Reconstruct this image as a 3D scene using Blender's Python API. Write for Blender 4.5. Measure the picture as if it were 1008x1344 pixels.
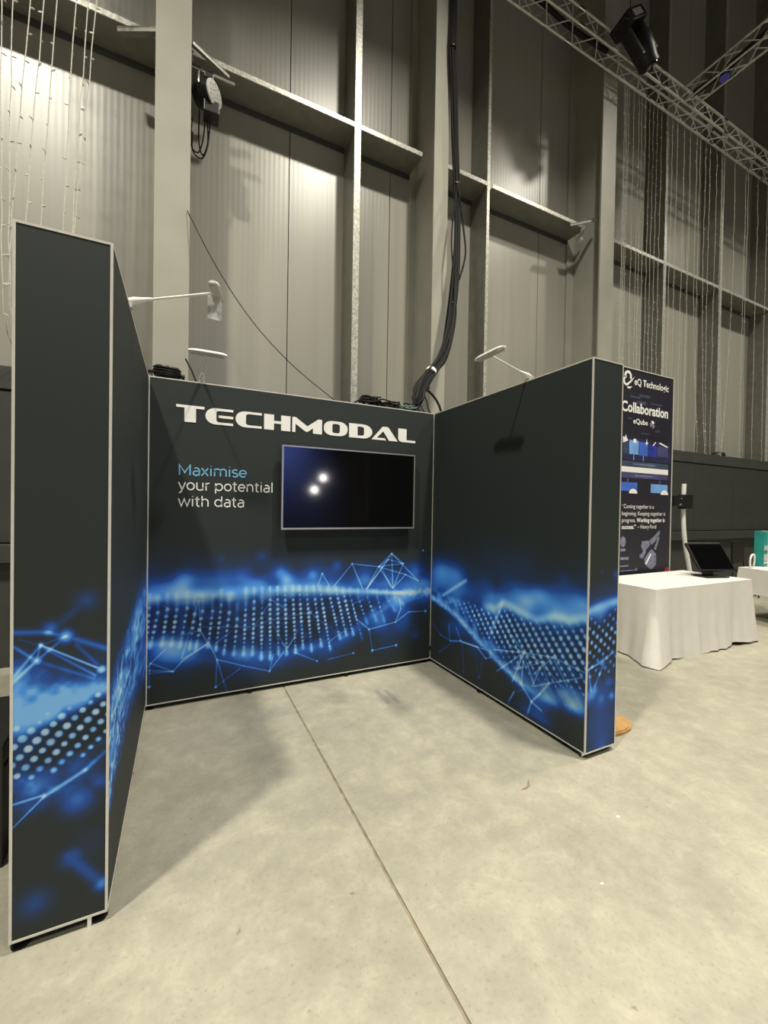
import bpy, bmesh, math, random
import numpy as np
from mathutils import Vector, Matrix

for o in list(bpy.data.objects):
    bpy.data.objects.remove(o, do_unlink=True)
SC = bpy.context.scene
COL = SC.collection
random.seed(7)

# ------------------------------------------------------------------ camera
F_PX, YAW, PITCH, ROLL = 545.785, 0.4510, -0.0118, 0.0165
cam_data = bpy.data.cameras.new('camera')
cam = bpy.data.objects.new('camera', cam_data)
COL.objects.link(cam)
fw = Vector((math.sin(YAW) * math.cos(PITCH), math.cos(YAW) * math.cos(PITCH), math.sin(PITCH)))
rt = Vector((math.cos(YAW), -math.sin(YAW), 0))
up = rt.cross(fw)
r2 = rt * math.cos(ROLL) + up * math.sin(ROLL)
u2 = -rt * math.sin(ROLL) + up * math.cos(ROLL)
M = Matrix((r2, u2, -fw)).transposed().to_4x4()
M.translation = Vector((0.2369, -3.5458, 1.5543))
cam.matrix_world = M
cam_data.sensor_fit = 'VERTICAL'
cam_data.sensor_height = 36.0
cam_data.lens = 36.0 * F_PX / 1344.0
cam_data.clip_start = 0.05
cam_data.clip_end = 200
SC.camera = cam

# ------------------------------------------------------------------ world, lamps, exposure
world = bpy.data.worlds.new('hall_air')
SC.world = world
world.use_nodes = True
world.node_tree.nodes['Background'].inputs[0].default_value = (0.9, 0.92, 0.95, 1)
world.node_tree.nodes['Background'].inputs[1].default_value = 0.01
SC.view_settings.view_transform = 'Standard'
SC.view_settings.look = 'None'
SC.view_settings.gamma = 1.0
SC.view_settings.use_curve_mapping = False
SC.view_settings.exposure = 0.0

def area_lamp(name, loc, power, size, color=(1, 0.945, 0.80), target=None, spread=180):
    d = bpy.data.lights.new(name, 'AREA')
    d.shape = 'DISK'
    d.size = size
    d.energy = power
    d.color = color
    d.spread = math.radians(spread)
    o = bpy.data.objects.new(name, d)
    o.location = loc
    t = Vector(target) if target else Vector((loc[0], loc[1], 0))
    o.rotation_euler = (t - Vector(loc)).to_track_quat('-Z', 'Y').to_euler()
    COL.objects.link(o)
    return o

# high-bay lamps under the hall roof, a regular grid
area_lamp('high_bay_lamp', (-2.95, -3.8, 11.4), 690, 0.55, spread=124)
area_lamp('high_bay_lamp', (3.4, -3.0, 10.95), 480, 0.55, spread=124)
area_lamp('high_bay_lamp', (9.4, -2.6, 11.5), 330, 0.55, spread=124)
area_lamp('high_bay_lamp', (15.2, -2.6, 11.5), 330, 0.55, spread=124)
area_lamp('high_bay_lamp', (-3.2, -10.0, 12.0), 110, 0.55, spread=124)
area_lamp('high_bay_lamp', (4.0, -10.0, 11.7), 270, 0.55, spread=124)
area_lamp('high_bay_lamp', (9.4, -10.0, 12.0), 110, 0.55, spread=124)
# blue stage wash on the far wall behind the photographer (seen in the television)
area_lamp('stage_wash_lamp', (4.6, -14.0, 6.0), 620, 0.3, (0.16, 0.26, 1.0), (4.7, -16.9, 3.7), 75)

# ------------------------------------------------------------------ helpers
ORI = {}

def link(o):
    COL.objects.link(o)
    return o

def setp(o, label=None, cat=None, group=None, kind=None):
    if label: o['label'] = label
    if cat: o['category'] = cat
    if group: o['group'] = group
    if kind: o['kind'] = kind
    return o

def thing(name, label, cat, loc, group=None):
    o = bpy.data.objects.new(name, None)
    o.empty_display_size = 0.1
    o.location = loc
    link(o)
    ORI[o.name] = Vector(loc)
    return setp(o, label, cat, group)

def mesh_of(name, geo, mat, shift, smooth=False, soft=False):
    if isinstance(geo, bpy.types.Mesh):
        me = geo
        me.transform(Matrix.Translation(-shift))
    else:
        bmesh.ops.recalc_face_normals(geo, faces=geo.faces)
        geo.transform(Matrix.Translation(-shift))
        me = bpy.data.meshes.new(name)
        geo.to_mesh(me)
        geo.free()
    me.name = name
    if mat:
        me.materials.clear()
        me.materials.append(mat)
    if smooth:
        for p in me.polygons: p.use_smooth = True
        try:
            me.set_sharp_from_angle(angle=math.radians(70 if soft else 40))
        except Exception:
            pass
    return me

def part(name, geo, mat, parent, smooth=False, label=None, kind=None, soft=False):
    sh = ORI[parent.name]
    o = bpy.data.objects.new(name, mesh_of(name, geo, mat, sh, smooth, soft))
    o.parent = parent
    link(o)
    ORI[o.name] = sh
    if label: o['label'] = label
    if kind: o['kind'] = kind
    return o

def solid(name, geo, mat, loc, label=None, cat=None, group=None, kind=None, smooth=False):
    sh = Vector(loc)
    o = bpy.data.objects.new(name, mesh_of(name, geo, mat, sh, smooth))
    o.location = sh
    link(o)
    ORI[o.name] = sh
    return setp(o, label, cat, group, kind)

def shared(name, me, parent, offset):
    o = bpy.data.objects.new(name, me)
    o.parent = parent
    o.location = offset
    link(o)
    return o

def B():
    return bmesh.new()

def bx(bm, x0, x1, y0, y1, z0, z1, rot=None, bev=0.0):
    ret = bmesh.ops.create_cube(bm, size=1.0)
    vs = ret['verts']
    for v in vs:
        v.co = Vector(((x0 + x1) / 2 + v.co.x * (x1 - x0), (y0 + y1) / 2 + v.co.y * (y1 - y0), (z0 + z1) / 2 + v.co.z * (z1 - z0)))
    if bev > 0:
        es = list({e for v in vs for e in v.link_edges})
        bmesh.ops.bevel(bm, geom=es, offset=bev, segments=2, affect='EDGES', profile=0.6)
        vs = None
    if rot is not None and vs:
        for v in vs: v.co = rot @ v.co
    return bm

def tube(bm, pts, r, seg=8, caps=True):
    pts = [Vector(p) for p in pts]
    n = len(pts)
    rs = r if isinstance(r, (list, tuple)) else [r] * n
    rings = []
    prev = None
    for i, p in enumerate(pts):
        t = (pts[min(i + 1, n - 1)] - pts[max(i - 1, 0)])
        if t.length < 1e-9: t = Vector((0, 0, 1))
        t.normalize()
        if prev is None:
            a = Vector((0, 0, 1)) if abs(t.z) < 0.9 else Vector((1, 0, 0))
            nrm = t.cross(a).normalized()
        else:
            nrm = (prev - t * prev.dot(t))
            if nrm.length < 1e-6:
                nrm = t.orthogonal()
            nrm.normalize()
        prev = nrm
        b = t.cross(nrm)
        rings.append([bm.verts.new(p + (nrm * math.cos(2 * math.pi * k / seg) + b * math.sin(2 * math.pi * k / seg)) * rs[i]) for k in range(seg)])
    for i in range(n - 1):
        for k in range(seg):
            bm.faces.new((rings[i][k], rings[i][(k + 1) % seg], rings[i + 1][(k + 1) % seg], rings[i + 1][k]))
    if caps:
        bm.faces.new(rings[0][::-1])
        bm.faces.new(rings[-1])
    return bm

def smooth_path(pts, n=6):
    P = [Vector(p) for p in pts]
    out = []
    for i in range(len(P) - 1):
        p0, p1, p2, p3 = P[max(i - 1, 0)], P[i], P[i + 1], P[min(i + 2, len(P) - 1)]
        for k in range(n):
            t = k / n
            out.append(0.5 * ((2 * p1) + (p2 - p0) * t + (2 * p0 - 5 * p1 + 4 * p2 - p3) * t * t + (3 * p1 - p0 - 3 * p2 + p3) * t ** 3))
    out.append(P[-1])
    return out

def lathe(bm, prof, base, axis=(0, 0, 1), seg=24):
    ax = Vector(axis).normalized()
    n = ax.orthogonal().normalized()
    b = ax.cross(n)
    base = Vector(base)
    rings = []
    for r, h in prof:
        c = base + ax * h
        rings.append([bm.verts.new(c + (n * math.cos(2 * math.pi * k / seg) + b * math.sin(2 * math.pi * k / seg)) * max(r, 1e-4)) for k in range(seg)])
    for i in range(len(rings) - 1):
        for k in range(seg):
            bm.faces.new((rings[i][k], rings[i][(k + 1) % seg], rings[i + 1][(k + 1) % seg], rings[i + 1][k]))
    bm.faces.new(rings[0][::-1])
    bm.faces.new(rings[-1])
    return bm

def prism(bm, poly, fn, d):
    """extrude a 2-D polygon; fn(u, v, w) -> world point, w in 0..d"""
    a = [bm.verts.new(fn(u, v, 0)) for u, v in poly]
    c = [bm.verts.new(fn(u, v, d)) for u, v in poly]
    n = len(poly)
    bm.faces.new(a)
    bm.faces.new(c[::-1])
    for i in range(n):
        bm.faces.new((a[i], a[(i + 1) % n], c[(i + 1) % n], c[i]))
    return bm

# ------------------------------------------------------------------ materials
def mat(name, col, rough=0.5, metal=0.0, spec=0.5, noise=None, bump=None, emit=None):
    """noise = (scale, amount); bump = (scale, strength)"""
    m = bpy.data.materials.new(name)
    m.use_nodes = True
    nt = m.node_tree
    p = nt.nodes['Principled BSDF']
    p.inputs['Base Color'].default_value = (*col, 1)
    p.inputs['Roughness'].default_value = rough
    p.inputs['Metallic'].default_value = metal
    p.inputs['Specular IOR Level'].default_value = spec
    tc = nt.nodes.new('ShaderNodeTexCoord')
    if noise:
        n = nt.nodes.new('ShaderNodeTexNoise')
        n.inputs['Scale'].default_value = noise[0]
        n.inputs['Detail'].default_value = 5
        nt.links.new(tc.outputs['Object'], n.inputs['Vector'])
        r = nt.nodes.new('ShaderNodeMapRange')
        r.inputs['From Min'].default_value = 0.3
        r.inputs['From Max'].default_value = 0.7
        r.inputs['To Min'].default_value = 1 - noise[1]
        r.inputs['To Max'].default_value = 1 + noise[1]
        nt.links.new(n.outputs['Fac'], r.inputs['Value'])
        mx = nt.nodes.new('ShaderNodeVectorMath')
        mx.operation = 'SCALE'
        mx.inputs[0].default_value = col
        nt.links.new(r.outputs[0], mx.inputs['Scale'])
        nt.links.new(mx.outputs[0], p.inputs['Base Color'])
    if bump:
        n2 = nt.nodes.new('ShaderNodeTexNoise')
        n2.inputs['Scale'].default_value = bump[0]
        n2.inputs['Detail'].default_value = 4
        nt.links.new(tc.outputs['Object'], n2.inputs['Vector'])
        b = nt.nodes.new('ShaderNodeBump')
        b.inputs['Strength'].default_value = bump[1]
        b.inputs['Distance'].default_value = 0.01
        nt.links.new(n2.outputs['Fac'], b.inputs['Height'])
        nt.links.new(b.outputs[0], p.inputs['Normal'])
    if emit:
        p.inputs['Emission Color'].default_value = (*emit[0], 1)
        p.inputs['Emission Strength'].default_value = emit[1]
    return m

def concrete():
    m = mat('polished_concrete', (0.5, 0.47, 0.39), 0.5, 0, 0.35)
    nt = m.node_tree
    p = nt.nodes['Principled BSDF']
    geo = nt.nodes.new('ShaderNodeNewGeometry')
    def noise(scale, detail, rough=0.55, dist=0.0, stretch=None):
        n = nt.nodes.new('ShaderNodeTexNoise')
        n.inputs['Scale'].default_value = scale
        n.inputs['Detail'].default_value = detail
        n.inputs['Roughness'].default_value = rough
        n.inputs['Distortion'].default_value = dist
        src = geo.outputs['Position']
        if stretch:
            mp = nt.nodes.new('ShaderNodeMapping')
            mp.inputs['Scale'].default_value = stretch
            nt.links.new(src, mp.inputs['Vector'])
            src = mp.outputs[0]
        nt.links.new(src, n.inputs['Vector'])
        return n.outputs['Fac']
    def ramp(src, stops):
        r = nt.nodes.new('ShaderNodeValToRGB')
        el = r.color_ramp.elements
        el[0].position, el[0].color = stops[0][0], (*stops[0][1], 1)
        el[1].position, el[1].color = stops[-1][0], (*stops[-1][1], 1)
        for pos, c in stops[1:-1]:
            e = el.new(pos)
            e.color = (*c, 1)
        nt.links.new(src, r.inputs['Fac'])
        return r.outputs['Color']
    def mix(mode, fac, a, b):
        x = nt.nodes.new('ShaderNodeMix')
        x.data_type = 'RGBA'
        x.blend_type = mode
        x.inputs[0].default_value = fac
        nt.links.new(a, x.inputs[6])
        nt.links.new(b, x.inputs[7])
        return x.outputs[2]
    base = ramp(noise(0.9, 6, 0.6, 0.3), [(0.28, (0.29, 0.277, 0.222)), (0.45, (0.34, 0.323, 0.259)), (0.6, (0.392, 0.371, 0.295)), (0.75, (0.455, 0.43, 0.342))])
    mid = ramp(noise(7, 9, 0.75, 0.25), [(0.3, (0.84, 0.84, 0.84)), (0.52, (1.0, 1.0, 1.0)), (0.66, (1.18, 1.17, 1.13))])
    fine = ramp(noise(60, 3, 0.6), [(0.28, (0.82, 0.81, 0.79)), (0.42, (1, 1, 1)), (0.8, (1.03, 1.03, 1.02))])
    pits = ramp(noise(26, 2, 0.5), [(0.20, (0.55, 0.52, 0.46)), (0.27, (1, 1, 1)), (1.0, (1, 1, 1))])
    c = mix('MULTIPLY', 1.0, base, mid)
    c = mix('MULTIPLY', 1.0, c, fine)
    c = mix('MULTIPLY', 0.8, c, pits)
    # two short tyre scuffs near the back wall
    sep = nt.nodes.new('ShaderNodeSeparateXYZ')
    nt.links.new(geo.outputs['Position'], sep.inputs[0])
    def m1(op, a, b=None, c_=None):
        n = nt.nodes.new('ShaderNodeMath')
        n.operation = op
        for i, v in enumerate((a, b, c_)):
            if v is None: continue
            if isinstance(v, (int, float)): n.inputs[i].default_value = v
            else: nt.links.new(v, n.inputs[i])
        return n.outputs[0]
    def stripe(cx, cy, hx, hy):
        a = m1('LESS_THAN', m1('ABSOLUTE', m1('SUBTRACT', sep.outputs[0], cx)), hx)
        b = m1('LESS_THAN', m1('ABSOLUTE', m1('SUBTRACT', sep.outputs[1], cy)), hy)
        return m1('MULTIPLY', a, b)
    sc = m1('MAXIMUM', stripe(1.725, -0.50, 0.022, 0.13), stripe(1.80, -0.52, 0.018, 0.13))
    sc = m1('MULTIPLY', sc, m1('ADD', 0.15, m1('MULTIPLY', noise(30, 3), 0.5)))
    dk = nt.nodes.new('ShaderNodeMix')
    dk.data_type = 'RGBA'
    dk.inputs[7].default_value = (0.2, 0.18, 0.15, 1)
    nt.links.new(sc, dk.inputs[0])
    nt.links.new(c, dk.inputs[6])
    nt.links.new(dk.outputs[2], p.inputs['Base Color'])
    rr = nt.nodes.new('ShaderNodeMapRange')
    rr.inputs['To Min'].default_value = 0.42
    rr.inputs['To Max'].default_value = 0.66
    nt.links.new(noise(3, 5), rr.inputs['Value'])
    nt.links.new(rr.outputs[0], p.inputs['Roughness'])
    bp = nt.nodes.new('ShaderNodeBump')
    bp.inputs['Strength'].default_value = 0.12
    bp.inputs['Distance'].default_value = 0.004
    nt.links.new(noise(40, 5), bp.inputs['Height'])
    nt.links.new(bp.outputs[0], p.inputs['Normal'])
    return m

def cladding():
    """coated sheet-metal sandwich panel with fine vertical micro-ribs"""
    m = mat('cladding_sheet', (0.46, 0.44, 0.385), 0.34, 0.0, 1.0)
    nt = m.node_tree
    p = nt.nodes['Principled BSDF']
    geo = nt.nodes.new('ShaderNodeNewGeometry')
    mp = nt.nodes.new('ShaderNodeMapping')
    mp.inputs['Scale'].default_value = (1, 0.0, 0.0)
    nt.links.new(geo.outputs['Position'], mp.inputs['Vector'])
    w = nt.nodes.new('ShaderNodeTexWave')
    w.wave_type = 'BANDS'
    w.bands_direction = 'X'
    w.inputs['Scale'].default_value = 5.0
    w.inputs['Distortion'].default_value = 0
    nt.links.new(mp.outputs[0], w.inputs['Vector'])
    n = nt.nodes.new('ShaderNodeTexNoise')
    n.inputs['Scale'].default_value = 1.0
    n.inputs['Detail'].default_value = 6
    mp2 = nt.nodes.new('ShaderNodeMapping')
    mp2.inputs['Scale'].default_value = (5.0, 1.0, 0.12)
    nt.links.new(geo.outputs['Position'], mp2.inputs['Vector'])
    nt.links.new(mp2.outputs[0], n.inputs['Vector'])
    add = nt.nodes.new('ShaderNodeMath')
    add.operation = 'MULTIPLY_ADD'
    add.inputs[1].default_value = 1.6
    nt.links.new(n.outputs['Fac'], add.inputs[0])
    nt.links.new(w.outputs['Fac'], add.inputs[2])
    b = nt.nodes.new('ShaderNodeBump')
    b.inputs['Strength'].default_value = 0.3
    b.inputs['Distance'].default_value = 0.0012
    nt.links.new(add.outputs[0], b.inputs['Height'])
    nt.links.new(b.outputs[0], p.inputs['Normal'])
    r = nt.nodes.new('ShaderNodeValToRGB')
    r.color_ramp.elements[0].position = 0.3
    r.color_ramp.elements[0].color = (0.365, 0.355, 0.305, 1)
    r.color_ramp.elements[1].position = 0.7
    r.color_ramp.elements[1].color = (0.425, 0.412, 0.355, 1)
    nt.links.new(n.outputs['Fac'], r.inputs['Fac'])
    nt.links.new(r.outputs[0], p.inputs['Base Color'])
    return m

def print_mat(name, rough=0.62):
    m = mat(name, (0.03, 0.03, 0.03), rough, 0, 0.35)
    nt = m.node_tree
    a = nt.nodes.new('ShaderNodeAttribute')
    a.attribute_name = 'print'
    nt.links.new(a.outputs['Color'], nt.nodes['Principled BSDF'].inputs['Base Color'])
    return m

BASE = (0.023, 0.030, 0.0295)
M_CONC = concrete()
M_JOINT = mat('joint_filler', (0.24, 0.20, 0.14), 0.9, noise=(20, 0.3))
M_CLAD = cladding()
M_STEEL = mat('painted_steel', (0.41, 0.40, 0.345), 0.45, 0, 0.5, noise=(2.5, 0.06))
M_GIRT = mat('galvanised_girt', (0.22, 0.215, 0.185), 0.38, 0.25, 0.5, noise=(6, 0.12))  # colour darkened for the shade on girt undersides and post webs; braces share it
M_LIP = mat('lit_galvanised_edge', (0.58, 0.57, 0.51), 0.35, 0.3, 0.5, noise=(35, 0.35))  # lit front lips and flanges lightened in the colour; noise gives the galvanised speckle
M_DADO = mat('dado_board', (0.050, 0.052, 0.047), 0.5, 0, 0.5, noise=(3, 0.12))
M_DADO2 = mat('dado_rail', (0.062, 0.065, 0.060), 0.45, 0, 0.5, noise=(3, 0.12))
M_HALL = mat('hall_lining', (0.10, 0.098, 0.092), 0.7, noise=(0.6, 0.15))
M_DARK = mat('dark_lining', (0.06, 0.06, 0.06), 0.8, noise=(1, 0.2))
M_PRINT = print_mat('printed_fabric')
M_BLACKFAB = mat('plain_dark_fabric', BASE, 0.62, 0, 0.35, noise=(90, 0.08))
M_PROFILE = mat('aluminium_profile', (0.72, 0.71, 0.65), 0.4, 0.2, 0.5, noise=(40, 0.05))
M_WHITEP = mat('white_vinyl', (0.92, 0.92, 0.89), 0.55, noise=(60, 0.02))
M_CYANP = mat('light_blue_vinyl', (0.21, 0.52, 0.82), 0.55, noise=(60, 0.02))
M_SILVER = mat('silver_bezel', (0.55, 0.54, 0.52), 0.32, 0.7, noise=(30, 0.05))
M_BLACK = mat('black_plastic', (0.012, 0.012, 0.012), 0.42, noise=(30, 0.2))
M_RUBBER = mat('black_rubber', (0.010, 0.010, 0.010), 0.75, 0, 0.25, noise=(30, 0.2))
M_SCREEN = mat('glossy_screen', (0.003, 0.003, 0.0035), 0.065, 0, 0.6, noise=(2, 0.1))
M_WHITE = mat('white_enamel', (0.88, 0.87, 0.83), 0.4, noise=(20, 0.03))
M_CLEAR = mat('frosted_lens', (0.55, 0.55, 0.52), 0.3, 0, 0.5, noise=(60, 0.2))
M_CHROME = mat('chrome', (0.7, 0.7, 0.7), 0.2, 1.0, noise=(30, 0.05))
M_ALU = mat('truss_aluminium', (0.60, 0.59, 0.55), 0.38, 0.45, 0.5, noise=(12, 0.15))
M_CLOTH = mat('white_table_linen', (0.74, 0.715, 0.67), 0.85, 0, 0.2, noise=(8, 0.03), bump=(25, 0.15))
M_WOOD = mat('tan_plywood', (0.52, 0.30, 0.11), 0.5, noise=(14, 0.2))
M_TABLE = mat('trestle_top', (0.30, 0.22, 0.16), 0.6, noise=(8, 0.15))
M_STRING = mat('pale_light_string', (0.70, 0.69, 0.60), 0.5, noise=(40, 0.15))
M_BULB = mat('clear_led_bulb', (0.78, 0.77, 0.67), 0.3, noise=(40, 0.1))
M_TEAL = mat('teal_card', (0.02, 0.30, 0.27), 0.5, noise=(6, 0.15))
M_GREENC = mat('green_grey_cable', (0.12, 0.20, 0.18), 0.5, noise=(20, 0.2))
M_TAPE = mat('white_tape', (0.75, 0.74, 0.70), 0.6, noise=(30, 0.05))
M_LENSW = mat('white_lamp_lens', (0.74, 0.74, 0.70), 0.35, noise=(90, 0.15))
M_BLUELENS = mat('blue_lens', (0.06, 0.05, 0.45), 0.3, noise=(30, 0.2))
M_LAMPON = mat('lit_lamp_lens', (0.9, 0.9, 0.85), 0.3, emit=((1, 0.95, 0.85), 70))
M_PAPER = mat('paper_scrap', (0.8, 0.8, 0.78), 0.7, noise=(30, 0.05))
M_LEAF = mat('brown_scrap', (0.25, 0.18, 0.10), 0.7, noise=(30, 0.2))

# printed picture data in wall coordinates (metres along the wall, metres above the floor)
BACK_COLS=[(0.018,0.773,0.005,0.512),(0.076,0.731,0.036,0.508),(0.139,0.749,0.11,0.511),(0.204,0.743,0.174,0.503),(0.276,0.749,0.234,0.483),(0.329,0.695,0.301,0.462),(0.385,0.714,0.346,0.45),(0.458,0.707,0.432,0.458),(0.522,0.752,0.49,0.419),(0.583,0.683,0.55,0.385),(0.644,0.625,0.625,0.368),(0.711,0.749,0.699,0.358),(0.776,0.756,0.769,0.349),(0.84,0.751,0.84,0.299),(0.903,0.866,0.912,0.289),(0.966,0.861,0.98,0.32),(1.029,0.85,1.05,0.311),(1.095,0.845,1.125,0.314),(1.153,0.841,1.19,0.347),(1.216,0.837,1.266,0.309),(1.28,0.832,1.352,0.34),(1.337,0.828,1.434,0.301),(1.411,0.823,1.522,0.39),(1.485,0.818,1.583,0.412),(1.554,0.792,1.653,0.404),(1.624,0.743,1.741,0.35),(1.703,0.722,1.786,0.493),(1.799,0.714,1.876,0.513),(1.897,0.707,1.967,0.489),(1.997,0.699,2.067,0.586),(2.083,0.692,2.144,0.641)]
BACK_RIDGE=[(-0.0,0.836),(0.039,0.844),(0.245,0.84),(0.576,0.838),(0.723,0.839),(0.876,0.834),(1.067,0.833),(1.338,0.814),(1.553,0.785),(1.778,0.768),(2.099,0.73),(2.355,0.718),(2.497,0.723)]
BACK_FLOOR=[(0.003,0.506),(0.222,0.483),(0.411,0.447),(0.582,0.363),(0.852,0.3),(1.075,0.302),(1.276,0.335),(1.451,0.319),(1.633,0.415),(1.829,0.535),(2.059,0.659),(2.498,0.684)]
BACK_LINES=[(1.639,1.03,1.908,0.991,0.005,0.5),(1.908,0.991,2.044,1.111,0.005,0.5),(2.044,1.111,2.172,1.009,0.005,0.5),(1.908,0.991,2.172,1.009,0.005,0.5),(1.908,0.991,2.011,1.055,0.005,0.5),(2.044,1.111,2.345,0.829,0.005,0.5),(1.639,1.03,1.466,0.834,0.005,0.5),(1.639,1.03,1.749,0.792,0.005,0.5),(1.908,0.991,1.789,0.789,0.005,0.5),(1.908,0.991,2.064,0.777,0.005,0.5),(2.172,1.009,2.064,0.777,0.005,0.5),(2.044,1.111,1.789,0.789,0.005,0.5),(2.011,1.055,2.172,1.009,0.005,0.5),(2.2,0.9,2.064,0.777,0.005,0.5),(2.2,0.9,2.345,0.829,0.005,0.5),(1.908,0.991,2.2,0.9,0.005,0.5),(2.044,1.111,2.064,0.777,0.005,0.5),(2.011,1.055,1.789,0.789,0.005,0.5),(1.69,0.517,1.82,0.407,0.005,0.5),(1.82,0.407,2.096,0.445,0.005,0.5),(2.096,0.445,2.154,0.57,0.005,0.5),(2.096,0.445,2.243,0.531,0.005,0.5),(2.243,0.531,2.434,0.521,0.005,0.5),(1.857,0.204,2.109,0.22,0.005,0.5),(1.357,0.954,1.315,0.844,0.005,0.38),(1.357,0.954,1.425,0.844,0.005,0.38),(1.82,0.407,1.857,0.204,0.005,0.38),(1.664,0.205,1.421,0.182,0.005,0.38),(1.321,0.182,1.119,0.287,0.005,0.38),(1.433,0.344,1.606,0.439,0.005,0.38),(1.751,0.689,1.649,0.661,0.005,0.38),(1.006,0.601,1.247,0.619,0.005,0.38),(1.009,0.384,1.063,0.336,0.005,0.38),(1.063,0.336,1.144,0.477,0.005,0.38),(2.154,0.57,2.135,0.672,0.005,0.38),(1.247,0.619,1.401,0.49,0.005,0.38),(1.649,0.661,1.69,0.517,0.005,0.38),(1.933,0.99,2.047,0.779,0.005,0.38),(0.032,0.354,-0.004,0.306,0.005,0.4),(0.032,0.354,0.182,0.27,0.005,0.4),(-0.004,0.306,0.182,0.27,0.005,0.4),(0.182,0.27,0.246,0.34,0.005,0.4),(0.246,0.34,0.432,0.458,0.005,0.4),(0.432,0.458,0.495,0.316,0.005,0.4),(0.495,0.316,0.488,0.097,0.005,0.4),(0.495,0.316,0.568,0.055,0.005,0.4),(0.495,0.316,0.698,0.234,0.005,0.4),(0.698,0.234,0.907,0.158,0.005,0.4),(0.907,0.158,1.027,0.307,0.005,0.4),(0.032,0.354,0.131,0.448,0.005,0.34),(0.023,0.178,0.027,0.343,0.005,0.34),(0.007,0.28,0.182,0.27,0.005,0.34),(0.488,0.097,0.673,0.219,0.005,0.34),(0.907,0.158,0.941,0.299,0.005,0.34),(0.432,0.458,0.35,0.593,0.005,0.34),(0.233,0.545,0.373,0.565,0.005,0.34),(0.373,0.565,0.42,0.459,0.005,0.34),(0.241,0.359,0.359,0.804,0.005,0.34),(0.359,0.804,0.373,0.528,0.005,0.34),(0.782,0.545,0.915,0.758,0.005,0.34),(0.782,0.545,0.91,0.591,0.005,0.34),(0.91,0.591,1.126,0.582,0.005,0.34),(0.91,0.591,1.047,0.325,0.005,0.34),(1.047,0.325,1.128,0.424,0.005,0.34),(0.915,0.758,1.029,0.68,0.005,0.34),(0.373,0.59,0.782,0.545,0.005,0.34),(0.252,0.358,0.42,0.447,0.005,0.34),(0.49,0.45,0.609,0.538,0.005,0.34),(0.112,0.782,0.161,0.747,0.005,0.34)]
BACK_NODES=[(2.044,1.111,0.008,0.55),(2.172,1.009,0.008,0.55),(1.908,0.991,0.008,0.55),(1.639,1.03,0.008,0.55),(1.357,0.954,0.012,0.55),(1.69,0.517,0.008,0.55),(1.857,0.204,0.012,0.55),(2.109,0.22,0.012,0.55),(1.664,0.205,0.008,0.55),(1.321,0.182,0.008,0.55),(1.82,0.407,0.012,0.55),(2.434,0.521,0.012,0.55),(2.096,0.445,0.008,0.55),(2.394,1.129,0.009,0.5),(1.247,0.619,0.018,0.7),(2.178,0.715,0.02,0.9),(0.032,0.354,0.009,0.5),(0.182,0.27,0.009,0.5),(0.023,0.178,0.009,0.5),(0.432,0.458,0.009,0.5),(0.495,0.316,0.009,0.5),(0.488,0.097,0.009,0.5),(0.568,0.055,0.009,0.5),(0.907,0.158,0.009,0.5),(0.618,0.808,0.0,0.0)]
BACK_BLOBS=[(0.246,0.96,0.07,0.32),(0.832,1.135,0.045,0.16),(0.518,1.127,0.03,0.12),(0.991,0.994,0.05,0.22),(1.039,0.924,0.05,0.3),(0.702,0.971,0.09,0.12),(0.121,0.425,0.12,0.3),(0.262,0.393,0.12,0.32),(0.735,0.275,0.14,0.16),(1.497,1.025,0.05,0.22),(1.271,0.952,0.04,0.2),(2.307,0.925,0.09,0.32),(2.028,0.864,0.12,0.2),(1.934,0.462,0.1,0.3),(2.174,0.437,0.12,0.28),(2.32,0.295,0.05,0.2),(2.136,0.626,0.1,0.3),(1.779,0.908,0.1,0.14),(2.005,0.302,0.12,0.12),(1.028,0.911,0.1,0.18),(0.587,0.811,0.035,0.45),(0.359,0.822,0.05,0.45),(0.247,0.838,0.07,0.38),(0.049,0.829,0.045,0.3)]
RT_UP=[(0.948,0.748),(1.023,0.819),(1.135,0.808),(1.23,0.79),(1.378,0.771),(1.538,0.832),(1.648,0.834),(1.764,0.878)]
RT_LOW=[(-0.003,0.653),(0.216,0.617),(0.424,0.572),(0.706,0.451),(0.895,0.381),(1.054,0.319),(1.26,0.263),(1.407,0.251),(1.566,0.25),(1.787,0.3)]
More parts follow.
